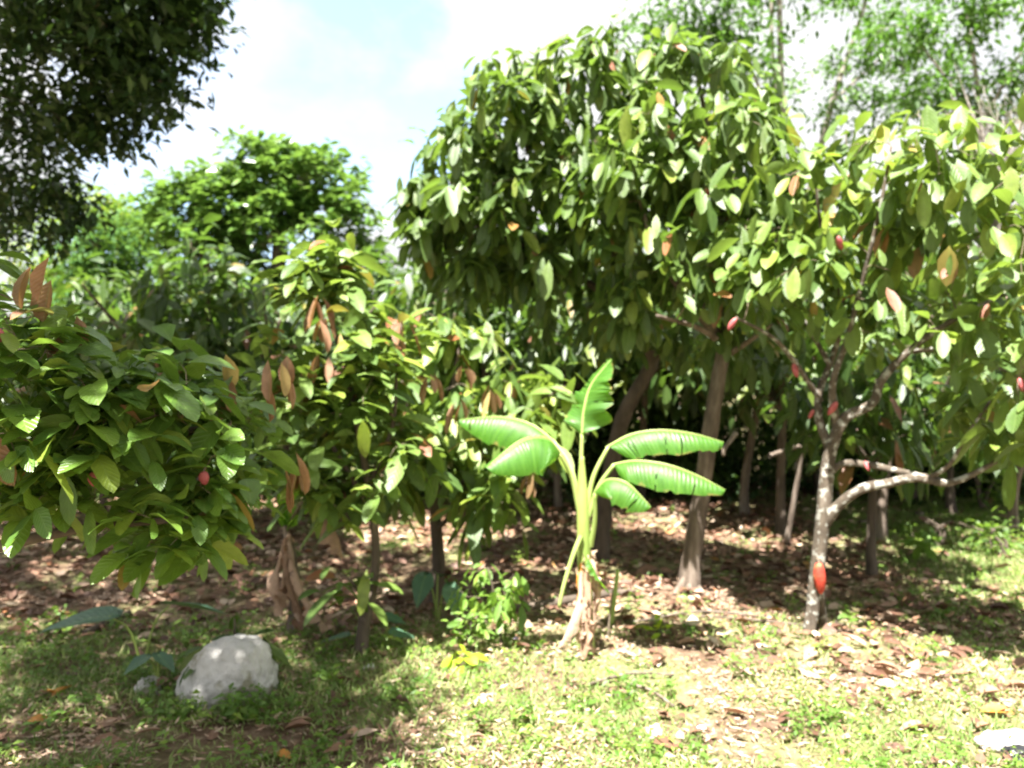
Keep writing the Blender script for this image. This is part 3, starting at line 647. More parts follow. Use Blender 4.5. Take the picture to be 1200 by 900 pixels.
# tree right beside it
D10 = 5.6; b10 = ground_at(513, D10)
limbs10 = [limb([(512, 705, D10, .05), (514, 660, D10, .045), (510, 600, D10, .038), (515, 530, D10, .03), (530, 450, D10, .02), (540, 400, D10, .01)]),
           limb([(512, 580, D10, .025), (560, 520, D10, .018), (610, 480, D10, .012), (650, 460, D10, .007)]), limb([(512, 560, D10, .02), (480, 490, D10, .013), (470, 420, D10, .008)]),
           limb([(512, 620, D10, .02), (545, 590, D10-.2, .013), (570, 570, D10-.3, .008)])]
blobs10 = [pb(540, 420, D10, 70, 40, .4, 40), pb(490, 470, D10, 60, 50, .4, 40), pb(560, 490, D10, 70, 50, .4, 50), pb(620, 470, D10, 50, 35, .35, 26), pb(510, 545, D10-.2, 75, 45, .4, 44), pb(570, 580, D10-.3, 40, 28, .3, 11), pb(520, 385, D10+.2, 40, 25, .3, 14)]
root10, *_ = make_tree('cacao_tree', 'bushy cacao tree with hanging orange and brown young leaves just left of the banana', 'tree', b10, limbs10, blobs10,
   dict(k=7, kind='droop', L=.19, ratio=.38, mat='cacao_pale', tpl='big', droop=.3, fold=.28, spread=.06), 'bark_dark', shell=.45, tint=(.55, .22, .045), twig_r=.005, sides=12)
for base, rt, lst in ((b10, root10, [(472, 375, 4.6), (468, 395, 4.6), (455, 470, 4.8), (505, 440, 4.9), (540, 430, 5.1), (575, 455, 5.2), (535, 470, 5.0), (620, 560, 5.2)]), (b9, root9, [(370, 345, 4.4), (378, 370, 4.4), (400, 395, 4.4), (380, 420, 4.3), (352, 545, 4.2)])):
    c = np.repeat(np.array([P(*q) for q in lst]), 4, 0)+R.normal(0, .02, (len(lst)*4, 3)); n = len(c)
    az = R.random(n)*6.28; d = np.stack([np.cos(az)*.35, np.sin(az)*.35, -np.ones(n)], -1)
    o = link('flush_leaves', leaf_mesh('flush_leaves', c-base, d, R.uniform(.10, .2, n), R.uniform(.035, .06, n), R.random(n), 'big', .1, .8), M['flush'], rt); o['label'] = 'limp young reddish brown leaves hanging straight down'

# ================================================================== background cacao trees (copied prototypes)
def proto_tree(i, h, spread, kk, mat):
    base = np.zeros(3); lean = R.normal(0, .12, 2)
    fork = .9+.3*R.random()
    limbs = [[(0, 0, -.05, .06), (.02, .01, .4, .042), (lean[0]*.6, lean[1]*.6, fork, .038), (lean[0], lean[1], h*.62, .035), (lean[0]*1.3, lean[1]*1.2, h*.85, .015)]]
    for k in range(4):
        a = k*1.57+R.random(); r = spread*.8
        limbs.append([(lean[0]*.6, lean[1]*.6, fork, .035), (r*.35*math.cos(a), r*.35*math.sin(a), fork+.35, .028), (r*.75*math.cos(a), r*.75*math.sin(a), fork+.65+.3*R.random(), .018), (r*math.cos(a), r*math.sin(a), fork+.9+.4*R.random(), .009)])
    blobs = []
    for k in range(7):
        a = k*.9+R.random()*.5; r = spread*R.uniform(.35, .75)
        blobs.append(((r*math.cos(a), r*math.sin(a), R.uniform(.5, .8)*h), (spread*.42, spread*.42, h*.16), kk//8))
    blobs.append(((0, 0, h*.84), (spread*.5, spread*.5, h*.14), kk//8))
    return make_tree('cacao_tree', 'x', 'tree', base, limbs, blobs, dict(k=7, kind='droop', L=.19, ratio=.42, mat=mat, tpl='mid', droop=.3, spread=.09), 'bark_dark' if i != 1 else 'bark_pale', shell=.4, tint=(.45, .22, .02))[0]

protos = [proto_tree(0, 3.0, 1.35, 380, 'cacao_dark_shaded'), proto_tree(1, 2.9, 1.3, 350, 'cacao_dark_shaded'), proto_tree(2, 2.6, 1.2, 350, 'cacao_dark_shaded')]
BG = [ # px, D, proto, scale, label
 (575, 8.9, 0, 1.05, 'dark slender tree behind the left cacao trees, beside a pale leaning stake'),
 (655, 10.2, 1, 1.1, 'thin dark tree beside the sunlit gap seen between banana stem and left trees'),
 (752, 10.4, 0, 1.2, 'thin dark shaded tree seen between the banana leaves and the straight trunk'),
 (785, 12.4, 2, 1.4, 'farther thin shaded tree just left of the straight leaning trunk'),
 (872, 9.4, 1, 1.15, 'shaded tree between straight leaning trunk and mottled trunk, nearest the straight one'),
 (915, 8.3, 0, 1.1, 'crooked thin tree in shade just left of the mottled trunk'),
 (1033, 8.0, 1, 1.05, 'grey trunked tree seen beneath the long low limb'),
 (1022, 6.4, 2, .85, 'slim dark stemmed young tree directly right of the mottled trunk'),
 (1070, 10.6, 0, 1.2, 'shaded tree with short thick trunk behind the long low limb'),
 (1115, 9.6, 2, 1.2, 'slim tree at the edge of the sunny grass behind the low limb'),
 (1188, 8.3, 1, 1.05, 'tree with bare tan trunk at the right edge beyond the grass'),
 (1275, 10.2, 0, 1.2, 'bushy shaded tree beyond the right edge trunk'),
 (430, 9.8, 0, .98, 'bushy tree behind the tall pink shoot'),
 (335, 8.8, 2, 1.05, 'dark bushy tree left of the pink shooted tree, under the round crowned tree'),
 (235, 8.2, 0, 1.0, 'dark shaded bushy tree rising behind the near left leaves'),
 (120, 9.0, 0, .98, 'bushy tree behind the near left foliage and below the feathery tree'),
 (20, 8.6, 2, .9, 'bushy tree behind the leaves at the far left edge'),
 (700, 12.0, 2, 1.5, 'shaded tree far behind the dark curving trunk'),
 (830, 11.0, 0, 1.3, 'shaded tree hidden partly behind the straight leaning trunk'),
 (960, 10.8, 2, 1.35, 'dark tree far behind the mottled trunk'),
 (980, 12.6, 0, 1.35, 'farthest dark tree behind the fork of the mottled trunk'),
 (620, 13.6, 0, 1.3, 'farthest tree above the bright gap left of the banana'),
 (1150, 12.4, 2, 1.3, 'leafy tree far beyond the sunny grass strip at the right'),
 (545, 10.4, 2, 1.1, 'shaded tree behind the bushy tree left of the banana'),
 (505, 12.4, 1, 1.1, 'sunlit bushy tree far behind the left cacao pair'),
]
def copy_tree(o, parent=None):
    c = o.copy(); COL.objects.link(c)
    if parent: c.parent = parent
    for ch in o.children: copy_tree(ch, c)
    return c
used = set()
for px, D, pi, s, lab in BG:
    o = protos[pi] if pi not in used else copy_tree(protos[pi]); used.add(pi)
    g = ground_at(px, D); o.location = tuple(g); o.rotation_euler.z = R.random()*6.28; o.scale = (s, s, s*R.uniform(.95, 1.06))
    o['label'] = lab; o['category'] = 'tree'; o['group'] = 'cacao trees in the shade behind the clearing'

# ================================================================== tall trees behind
# overhanging tree, top left (its crown reaches over the camera side and shades the left foreground)
bt = np.array([-5.6, 5.2, float(gz(-5.6, 5.2))])
limbs1 = [[(*bt+[0, 0, -.1], .30), (-5.5, 5.2, 1.2, .25), (-5.3, 5.2, 2.8, .22), (-5.0, 5.1, 4.4, .18), (-4.4, 5.0, 6.0, .10), (-4.0, 4.9, 7.0, .05)],
          [(-5.2, 5.2, 3.6, .12), (-4.6, 5.6, 4.4, .09), (-3.8, 6.0, 4.9, .06), (-3.0, 6.2, 5.0, .03), (-2.4, 6.3, 4.8, .015)],
          [(-5.0, 5.1, 4.2, .14), (-4.2, 4.0, 5.0, .10), (-3.2, 3.0, 5.3, .07), (-2.4, 2.3, 5.4, .04), (-1.9, 1.7, 5.2, .02)],
          [(-5.2, 5.3, 3.2, .08), (-4.9, 6.0, 3.8, .05), (-4.4, 6.6, 4.0, .03), (-3.9, 7.0, 3.8, .012)]]
blobs1 = [pb(60, -20, 6.2, 115, 90, .9, 250), pb(158, 15, 6.2, 68, 68, .8, 190), pb(110, 85, 6.4, 75, 55, .7, 150), pb(183, 92, 6.3, 36, 40, .4, 60), pb(50, 150, 6.8, 36, 36, .4, 24), pb(110, 155, 6.6, 40, 30, .3, 26), pb(30, 220, 7.2, 55, 32, .5, 26), pb(75, 255, 7.2, 28, 36, .3, 24), pb(10, 250, 7.4, 40, 40, .4, 16), pb(198, -20, 6.0, 48, 42, .5, 70),
          pb(-70, 110, 6.4, 70, 120, .8, 110),
          ((-3.6, 3.2, 5.7), (1.0, 1.0, .6), 190), ((-2.6, 2.4, 5.7), (.9, .9, .55), 260), ((-1.9, 1.5, 5.5), (.75, .8, .45), 230), ((-2.5, 4.2, 6.0), (1.1, 1.1, .5), 320), ((-3.4, 1.6, 5.5), (1.1, .9, .5), 150), ((-4.6, 4.2, 6.4), (1.3, 1.2, .8), 180), ((-3.2, 4.6, 6.4), (1.1, 1.0, .6), 120)]
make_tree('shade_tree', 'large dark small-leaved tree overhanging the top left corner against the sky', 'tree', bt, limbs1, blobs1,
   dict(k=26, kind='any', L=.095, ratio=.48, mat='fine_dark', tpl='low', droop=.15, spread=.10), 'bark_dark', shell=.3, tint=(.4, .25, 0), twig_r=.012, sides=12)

# round crowned glossy tree
D2 = 15.0; b2 = ground_at(320, D2)
limbs2 = [[(*b2+[0, 0, -.1], .28), (b2[0], D2, 1.6, .22), (b2[0]+.1, D2, 3.2, .16), (b2[0]+.1, D2, 5.2, .07)], [(b2[0], D2, 2.2, .12), (b2[0]-.9, D2-.3, 3.4, .07), (b2[0]-1.4, D2-.4, 4.3, .03)], [(b2[0], D2, 2.3, .12), (b2[0]+.9, D2-.3, 3.2, .07), (b2[0]+1.5, D2-.3, 4.2, .03)]]
blobs2 = [pb(205, 235, D2, 38, 34, .7, 60), pb(300, 200, D2, 45, 40, .8, 70), pb(370, 215, D2, 50, 50, .8, 90), pb(260, 240, D2, 45, 45, .8, 80), pb(330, 215, D2, 60, 62, .9, 170), pb(285, 250, D2, 50, 45, .8, 110), pb(215, 270, D2, 45, 60, .8, 110), pb(240, 330, D2, 75, 60, 1., 150), pb(350, 290, D2, 80, 65, 1., 190), pb(405, 270, D2, 42, 55, .7, 100), pb(400, 340, D2, 70, 55, .8, 130), pb(310, 370, D2, 90, 50, 1., 120), pb(470, 350, D2, 50, 50, .7, 70)]
make_tree('broadleaf_tree', 'rounded bright green tree with clumped glossy leaves against the clouds', 'tree', b2, limbs2, blobs2,
   dict(k=16, kind='rosette', L=.20, ratio=.46, mat='round_tree', tpl='mid', droop=.25, spread=.06), 'bark_dark', shell=.6, tint=(.5, .25, 0), twig_r=.012)

# feathery tree and yellow one behind it
D3 = 17.5; b3 = ground_at(135, D3)
make_tree('feathery_tree', 'soft dark green feathery tree left of the rounded bright tree', 'tree', b3, [[(*b3+[0, 0, -.1], .2), (b3[0], D3, 2, .15), (b3[0]+.1, D3, 4.2, .06)], [(b3[0], D3, 2, .1), (b3[0]-1, D3, 3.4, .04)], [(b3[0], D3, 2.2, .1), (b3[0]+.9, D3, 3.6, .04)]],
   [pb(135, 300, D3, 50, 45, 1., 150), pb(110, 340, D3, 55, 45, 1., 130), pb(165, 350, D3, 40, 55, .9, 110), pb(90, 385, D3, 70, 40, 1., 90), pb(150, 270, D3, 28, 20, .5, 40)],
   dict(k=34, kind='any', L=.17, ratio=.38, mat='feather_green', tpl='low', droop=.2, spread=.17), 'bark_dark', shell=.5, tint=(.5, .25, 0), twig_r=.012)
D3b = 20.0; b3b = ground_at(95, D3b)
make_tree('feathery_tree', 'yellow green feathery tree peeping out behind the dark feathery one', 'tree', b3b, [[(*b3b+[0, 0, -.1], .2), (b3b[0], D3b, 2.5, .15), (b3b[0]+.1, D3b, 5.4, .06)], [(b3b[0], D3b, 2.6, .1), (b3b[0]-1, D3b, 4.4, .04)], [(b3b[0], D3b, 2.6, .1), (b3b[0]+1.2, D3b, 4.9, .04)]],
   [pb(80, 290, D3b, 30, 45, 1., 60), pb(110, 250, D3b, 40, 25, 1., 70), pb(150, 255, D3b, 30, 20, .6, 40), pb(75, 340, D3b, 40, 40, 1., 60), pb(10, 300, D3b, 50, 60, 1., 60)],
   dict(k=32, kind='any', L=.18, ratio=.4, mat='fine_yellow', tpl='low', droop=.2, spread=.18), 'bark_grey', shell=.5, tint=(.55, .28, 0), twig_r=.012)

# thin tall trees behind on the right
def tall(px, D, limbs, blobs, label, mat='fine_light', k=28, L=.13):
    b = ground_at(px, D)
    lm = [[(*b+[0, 0, -.1], .14), (*P(*limbs[0][0][:3])*1.0, limbs[0][0][3])]+limb(limbs[0][1:])]+[limb(l) for l in limbs[1:]]
    lm = [[(a_, b_, c_, r_*.6) for a_, b_, c_, r_ in l] for l in lm]
    return make_tree('tall_tree', label, 'tree', b, lm, blobs, dict(k=k, kind='any', L=L, ratio=.42, mat=mat, tpl='low', droop=.2, spread=.12), 'bark_grey', shell=.4, tint=(.5, .28, 0), twig_r=.010)
tall(922, 13.0, [[(920, 420, 13, .15), (920, 280, 13, .11), (916, 120, 13, .09), (914, 30, 13, .075), (912, -90, 13, .05)], [(918, 160, 13, .06), (905, 60, 13, .05), (904, -60, 13, .03)], [(918, 180, 13, .05), (880, 80, 13, .035), (840, 10, 13, .02)]],
     [pb(800, 25, 13, 62, 32, .9, 75), pb(850, 55, 13, 50, 45, .9, 70), pb(780, 60, 13, 35, 35, .6, 32), pb(890, 110, 13, 40, 60, .8, 34), pb(940, -20, 13, 60, 35, .8, 50), pb(850, -50, 13, 80, 40, .8, 60)], 'tall slim tree with two upright grey stems and airy bright leaves above the middle crown')
tall(938, 14.0, [[(935, 430, 14, .13), (935, 300, 14, .11), (962, 170, 14, .09), (985, 90, 14, .075), (1012, 10, 14, .05), (1030, -60, 14, .03)], [(975, 120, 14, .05), (1030, 70, 14, .035), (1080, 30, 14, .02)]],
     [pb(1010, 60, 14, 45, 28, .8, 20), pb(1040, -10, 14, 70, 30, .8, 46), pb(1000, 135, 14, 50, 28, .7, 26), pb(1075, 90, 14, 45, 30, .8, 24)], 'tall tree with pale stem leaning right behind the right hand cacao crown')
tall(1150, 12.0, [[(1152, 420, 12, .12), (1150, 300, 12, .10), (1150, 170, 12, .07), (1140, 60, 12, .05), (1120, -40, 12, .03)], [(1148, 150, 12, .04), (1180, 90, 12, .03), (1215, 30, 12, .02)], [(1148, 150, 12, .04), (1100, 80, 12, .03), (1060, 30, 12, .02)]],
     [pb(1110, 25, 12, 60, 34, .8, 50), pb(1185, -5, 12, 50, 28, .8, 34), pb(1160, 120, 12, 45, 30, .7, 30), pb(1090, 110, 12, 40, 26, .6, 20), pb(1200, 85, 12, 35, 22, .5, 14), pb(1050, 40, 12, 40, 30, .6, 20)], 'airy bright leaved tree in the top right corner')
# bare grey shrub on the right
bz = ground_at(1170, 11.0); tbz = Tubes(); rg = np.random.default_rng(3)
bare = thing('bare_tree', 'leafless grey twiggy tree at the right edge behind the cacao crown', 'tree', bz)
tbz.add(smooth_line([(*bz, .07), (*P(1172, 400, 11), .06), (*P(1168, 250, 11), .045), (*P(1165, 170, 11), .02)], 4), 8)
tbz.build('trunk', M['bark_grey'], bare, bz); tbz = Tubes()
for k in range(110):
    a = P(1165+rg.normal(0, 6), rg.uniform(200, 340), 11+rg.normal(0, .2)); e = P(rg.uniform(1110, 1225), rg.uniform(95, 250), 11+rg.normal(0, .6))
    tbz.add(smooth_line([(*a, .012), (*(a*.6+e*.4+rg.normal(0, .08, 3)), .009), (*(a*.3+e*.7+rg.normal(0, .08, 3)), .006), (*e, .003)], 3), 4)
    for q in range(3):
        s_ = a*(.6-.2*q)+e*(.4+.2*q); tbz.add(np.array([(*s_, .005), (*(s_+rg.normal(0, .22, 3)+[0, 0, .12]), .002)]), 4)
tbz.build('branches', M['bark_grey'], bare, bz)

# far thicket that closes the view behind everything
N = 52000
x = R.uniform(-19, 19, N); y = R.uniform(14.0, 19.0, N); hh = 1.6+2.2*fnoise(x, y, .45, 31)+np.clip((x-1)/4, 0, 1)*1.6
z = hh*R.random(N)**.8
lump = fnoise(x+z, z*1.3+y*.4, 1.4, 40) > .42
x, y, z = x[lump], y[lump], z[lump]; N = len(x)
az = R.random(N)*6.28; el = R.normal(-.2, .6, N); d = np.stack([np.cos(az)*np.cos(el), np.sin(az)*np.cos(el), np.sin(el)], -1)
LL = R.uniform(.12, .26, N)
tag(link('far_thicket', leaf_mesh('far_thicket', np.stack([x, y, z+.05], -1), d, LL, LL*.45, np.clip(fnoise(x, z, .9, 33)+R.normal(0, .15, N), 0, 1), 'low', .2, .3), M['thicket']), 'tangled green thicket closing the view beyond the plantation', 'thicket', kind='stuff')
N = 80000
x = R.uniform(-9, 10, N); y = R.uniform(10.3, 13.8, N); pxx = 600+x/y*F
z = (.35+2.0*fnoise(x, y, .7, 51))*R.random(N)**.85
k = (fnoise(x+z*.7, z+y*.6, 1.6, 52) > .40) & ~((np.abs(pxx-618) < 42) & (z < 1.0))
x, y, z = x[k], y[k], z[k]; N = len(x)
az = R.random(N)*6.28; el = R.normal(-.2, .5, N); d = np.stack([np.cos(az)*np.cos(el), np.sin(az)*np.cos(el), np.sin(el)], -1)
LL = R.uniform(.08, .2, N)
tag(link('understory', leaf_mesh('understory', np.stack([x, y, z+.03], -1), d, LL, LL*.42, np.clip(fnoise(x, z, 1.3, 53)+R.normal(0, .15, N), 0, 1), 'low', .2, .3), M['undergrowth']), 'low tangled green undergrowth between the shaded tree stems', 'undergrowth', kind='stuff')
# lower sunny bushes between
def bush(px, D, w, h, n, label, mat='thicket', L=.10, k=9, name='bush', tpl='mid'):
    b = ground_at(px, D); lm = [[(*b+[0, 0, -.02], .02), (b[0]+R.normal(0, .1)*w, D, b[2]+h*.5, .014), (b[0]+R.normal(0, .2)*w, D+R.normal(0, .1), b[2]+h*.85, .007)] for _ in range(3)]
    return make_tree(name, label, 'bush', b, lm, [((b[0], D, b[2]+h*.55), (w/2, w*.4, h*.45), n)], dict(k=k, kind='rosette', L=L, ratio=.42, mat=mat, tpl=tpl, droop=.25, spread=.05), 'bark_dark', shell=.3, crown_name='foliage', tint=(.55, .25, 0), twig_r=.005)
bush(618, 12.0, 1.7, .55, 90, 'low sunlit bush in the bright gap left of the banana stem')
bush(1150, 10.0, 1.5, 1.1, 110, 'bright sunlit bush between the slim tree and the right edge trunk')
bush(1060, 11.8, 1.6, 1.0, 90, 'shaded green bush seen under the long low limb')
bush(860, 12.5, 2.0, 1.2, 100, 'green bush in deep shade beyond the straight trunk')
bush(1100, 7.6, .8, .3, 40, 'low bright weedy bush on the grass behind the mottled trunk', L=.07)
bush(1175, 7.2, .9, .28, 44, 'low bright weedy bush at the right edge grass', L=.07)

# ================================================================== rocks and small things
def rock(name, label, base, pts, sub=3, amp=.018, mat='rock'):
    bm = bmesh.new()
    for p in pts: bm.verts.new(p)
    r = bmesh.ops.convex_hull(bm, input=bm.verts)
    bmesh.ops.delete(bm, geom=[g for g in r['geom_interior'] if isinstance(g, bmesh.types.BMVert)], context='VERTS')
    bmesh.ops.triangulate(bm, faces=bm.faces)
    for k in range(sub): bmesh.ops.subdivide_edges(bm, edges=bm.edges, cuts=1, use_grid_fill=True); bmesh.ops.smooth_vert(bm, verts=bm.verts, factor=.30, use_axis_x=True, use_axis_y=True, use_axis_z=True)
    bm.normal_update()
    s = max(v.co.length for v in bm.verts)
    for v in bm.verts: 
        q = v.co/s*3; v.co += v.normal*amp*(mnoise.noise(q*1.2)*1.2+mnoise.noise(q*3.1)*.7+mnoise.noise(q*7)*.35-abs(mnoise.noise(q*2.3+Vector((3, 1, 2))))*1.2)
    me = bpy.data.meshes.new(name); bm.to_mesh(me); bm.free()
    for p in me.polygons: p.use_smooth = True
    return tag(link(name, me, M[mat], None, tuple(base)), label, 'rock')
gr = ground_at(262, 3.95); u = 3.95/F
def rk(px, py, dy): return ((px-262)*u*.95, dy*.95, (822-py)*u*.95-.015)
rock('boulder', 'large pale grey boulder in shaded grass at lower left', gr,
     [rk(198, 812, -.05), rk(200, 800, .16), rk(212, 778, .05), rk(240, 748, -.02), rk(246, 748, .2), rk(272, 742, .02), rk(306, 744, .12), rk(300, 750, -.1), rk(322, 785, .0), rk(322, 790, .2), rk(318, 822, -.04), rk(318, 840, .2), rk(236, 858, -.12), rk(262, 850, -.14), rk(222, 830, -.12), rk(205, 850, .15), rk(285, 800, -.18), rk(240, 790, -.16)], 4, .013)
g2 = ground_at(172, 3.98)
rock('small_rock', 'small grey rock half sunk in grass left of the boulder', g2, [(-.09, 0, -.02), (.09, 0, -.02), (-.05, -.06, .03), (.05, -.06, .02), (0, .06, .07), (-.04, .02, .075), (.06, .05, .05), (0, -.09, -.02), (0, .1, -.02)], 3, .008)
for px, D, s, lab in [(515, 3.34, .026, 'small white stone in the grass at the bottom edge left of centre'), (770, 3.55, .034, 'white stone nearest the bottom right of the banana, left of a pair'), (795, 3.58, .022, 'smaller white stone right beside the white stone in the grass'),
                      (432, 4.3, .02, 'tiny pale stone by the foot of the dark slender stem'), (812, 5.15, .028, 'pale stone lying before the flaring tree roots'), (307, 3.35, .015, 'tiny whitish pebble on the bare patch below the boulder')]:
    g = ground_at(px, D)
    rock('stone', lab, g, [tuple((R.normal(0, 1, 3)*[1, .8, .7]+[0, 0, .4])*s) for _ in range(14)], 2, s*.15)
g = ground_at(1180, 3.42)
rock('flat_stone', 'broad flat white stone at the lower right corner', g, [(-.15, -.02, -.01), (.17, .02, -.01), (-.12, -.03, .03), (.04, -.07, .035), (-.06, .08, .045), (.12, .07, .05), (-.14, .05, .02), (.17, .08, .02), (.02, -.09, -.01), (.14, -.05, .02)], 3, .009, 'slab')
g = ground_at(1122, 3.22)
rock('flat_stone', 'smaller flat white stone in front of the broad white one', g, [(-.11, .0, -.01), (.11, .02, -.01), (-.05, -.06, .015), (.06, -.05, .02), (-.06, .05, .02), (.07, .06, .02), (0, -.07, -.01)], 3, .007, 'slab')
g = ground_at(1188, 3.33)
o = rock('plastic_scrap', 'crumpled shiny black scrap at the right edge beside the flat white stones', g, [(-.06, 0, -.01), (.08, 0, -.01), (-.05, -.03, .04), (.08, -.03, .05), (-.03, .04, .045), (.1, .04, .05), (0, -.05, 0), (0, .07, 0)], 3, .012, 'black'); o['category'] = 'scrap'

def lay_leaf(px, D, L, mat, label, az, tint=.5, name='fallen_leaf', tilt=.25):
    g = ground_at(px, D)
    me = leaf_mesh(name, np.array([[0, 0, .02]]), np.array([[math.cos(az), math.sin(az), tilt]]), L, L*.45, np.array([tint]), 'big', .25, .5, np.array([.25]))
    return tag(link(name, me, M[mat], None, tuple(g)), label, 'leaf', 'large single fallen leaves on the grass')
for px, D, L, mat, lab, az in [(34, 3.85, .15, 'orange', 'yellow orange fallen leaf at far left, left of two', .2), (60, 3.82, .13, 'orange', 'brown orange fallen leaf touching the yellow one at far left', 1.3), (58, 3.54, .12, 'orange', 'dull orange fallen leaf below the yellow pair at left', 2.9), (80, 3.52, .10, 'dry', 'tan fallen leaf beside the dull orange one at lower left', .1),
                       (155, 3.4, .12, 'dry', 'brown curled leaf in the shaded grass below the small rock', .6), (336, 3.62, .12, 'dry', 'reddish brown leaf right of the boulder on the bare patch', .3), (342, 3.30, .10, 'orange', 'rusty leaf on the sunny shade edge at the bottom left', 2.6), (1052, 3.55, .2, 'dry', 'large pale tan curled leaf on the grass at lower right', .2), (1190, 3.68, .15, 'orange', 'rusty red curled leaf at the right edge above the white stone', 2.9)]:
    lay_leaf(px, D, L, mat, lab, az)

# hanging dry leaf by the young tree
hb = P(372, 600, 4.9); h = blade('dry_leaf', [hb, P(385, 612, 4.85), P(397, 632, 4.82), P(402, 656, 4.82)], .16, .6, .6, M['dry'], None, (0, 0, 0), 5, .03, seed=9)
# ---- dried banana sucker
bd = ground_at(345, 5.0); DD = 5.0
dr = thing('withered_banana_plant', 'small withered banana plant with brown hanging leaves and a few green tips', 'banana plant', bd)
h.parent = dr; h.data.transform(__import__('mathutils').Matrix.Translation(Vector((-bd[0], -bd[1], -bd[2])))); h.name = 'hanging_leaf'
tb = Tubes(); tb.add(smooth_line([(*bd+[0, 0, -.02], .05), (*P(347, 700, DD), .04), (*P(340, 650, DD), .032), (*P(334, 615, DD), .018)], 5), 12, .15); tb.build('pseudostem', M['bark_pale'], dr, bd)
tb = Tubes(); tb.add(smooth_line([(*P(336, 618, DD), .012), (*P(355, 590, 4.95), .010), (*P(372, 600, 4.9), .006)], 5), 6); tb.build('stalk', M['twig'], dr, bd)
for k, (a, b_, c, w) in enumerate([((335, 622), (326, 665), (332, 722), .10), ((338, 625), (346, 670), (352, 728), .12), ((334, 630), (340, 680), (362, 735), .09), ((336, 640), (328, 690), (318, 700), .08), ((340, 650), (360, 700), (385, 738), .09)]):
    blade('dry_leaf', [P(*a, DD-.02*k), P(*b_, DD-.06-.02*k), P(*c, DD-.08-.02*k)], w, 1., 1., M['dry'], dr, bd, 4, .03, seed=20+k)
for k, (a, b_, c, w) in enumerate([((335, 620), (338, 590), (350, 560), .10), ((335, 620), (322, 598), (310, 570), .07), ((336, 620), (352, 600), (375, 588), .09), ((335, 620), (332, 590), (330, 556), .07)]):
    blade('green_leaf', [P(*a, DD), P(*b_, DD-.05), P(*c, DD-.1)], w, .3, .3, M['banana'], dr, bd, 0, .01, seed=30+k)

# ---- taro plants
def taro(px, D, leaves, label, mat='taro'):
    b = ground_at(px, D); t = thing('taro_plant', label, 'plant', b)
    for q, (lx, ly, ld, L, az, el) in enumerate(leaves):
        p = P(lx, ly, ld)-b
        tb = Tubes(); tb.add(smooth_line([(R.normal(0, .01), R.normal(0, .01), 0, .008), (*(p*np.array([.4, .4, .7])), .006), (*p, .004)], 5), 6)
        d = np.array([[math.cos(az)*math.cos(el), math.sin(az)*math.cos(el), math.sin(el)]])
        lf = link('leaf', leaf_mesh('leaf', p[None], d, L, L*.72, np.array([.3+.2*q]), 'heart', .1, .18, np.array([R.normal(0, .2)])), M[mat], t)
        st = tb.build('stalk', M['green_stem'], lf, (0, 0, 0))
    return t
taro(512, 5.3, [(498, 676, 5.25, .20, -1.9, -.9), (528, 688, 5.15, .19, -1.2, -.9), (513, 672, 5.35, .15, 1.5, -.3)], 'taro plant with two broad hanging leaves at the foot of the bushy tree')
taro(168, 4.3, [(128, 722, 4.2, .34, 3.4, -.1), (200, 708, 4.3, .30, .1, -.12)], 'taro plant with wide flat bluish leaves in the shade above the boulder')
taro(185, 4.05, [(172, 770, 4.0, .13, -2.2, -.35), (186, 768, 4.0, .14, -.6, -.35)], 'small bluish taro between the boulder and the small rock')
taro(455, 4.75, [(450, 722, 4.7, .14, .0, -.25), (405, 745, 4.65, .16, 3.0, -.2), (460, 742, 4.6, .14, .2, -.2)], 'low dark leaved taro around the dark slender stem')
# ---- saplings
def sapling(px, D, h, n, k, L, mat, label, w=.3, kind='rosette', name='sapling', ratio=.42, lean=0, tint=(.6, .2, 0)):
    b = ground_at(px, D); lm = [[(*b+[0, 0, -.02], .010), (b[0]+lean*.4, D, b[2]+h*.5, .008), (b[0]+lean, D, b[2]+h, .004)], [(b[0]+lean*.3, D, b[2]+h*.4, .006), (b[0]-w*.3, D, b[2]+h*.7, .004)]]
    return make_tree(name, label, 'sapling', b, lm, [((b[0]+lean*.8, D, b[2]+h*.72), (w*.5, w*.4, h*.32), n)], dict(k=k, kind=kind, L=L, ratio=ratio, mat=mat, tpl='big', droop=.25, spread=.02), 'bark_dark', shell=.3, crown_name='foliage', tint=tint, twig_r=.003, sides=6)
sapling(588, 4.75, .46, 26, 5, .075, 'weed', 'leafy bright green sapling between the taro and the banana', .38, 'droop', lean=-.08)
sapling(552, 4.6, .20, 14, 5, .06, 'weed', 'low leafy seedling in front of the bright green sapling', .25)
sapling(275, 4.1, .36, 8, 5, .15, 'cacao_dark_shaded', 'dark seedling with long hanging leaves just above the boulder', .25, 'droop', ratio=.3)
sapling(535, 4.35, .05, 5, 5, .09, 'lime', 'vivid lime green seedling on the sunny grass left of the banana', .16, ratio=.6)
sapling(775, 4.85, .05, 4, 5, .07, 'lime', 'tiny lime green seedling right of the banana foot', .14, ratio=.6)
sapling(980, 5.05, .07, 3, 5, .08, 'weed', 'small green seedling by the foot of the mottled trunk', .12)
sapling(1090, 7.0, .22, 8, 5, .12, 'weed', 'broad leaved seedling on the back right grass', .35)
sapling(70, 4.9, .14, 10, 6, .05, 'weed', 'small weed catching sun at the left edge', .3)
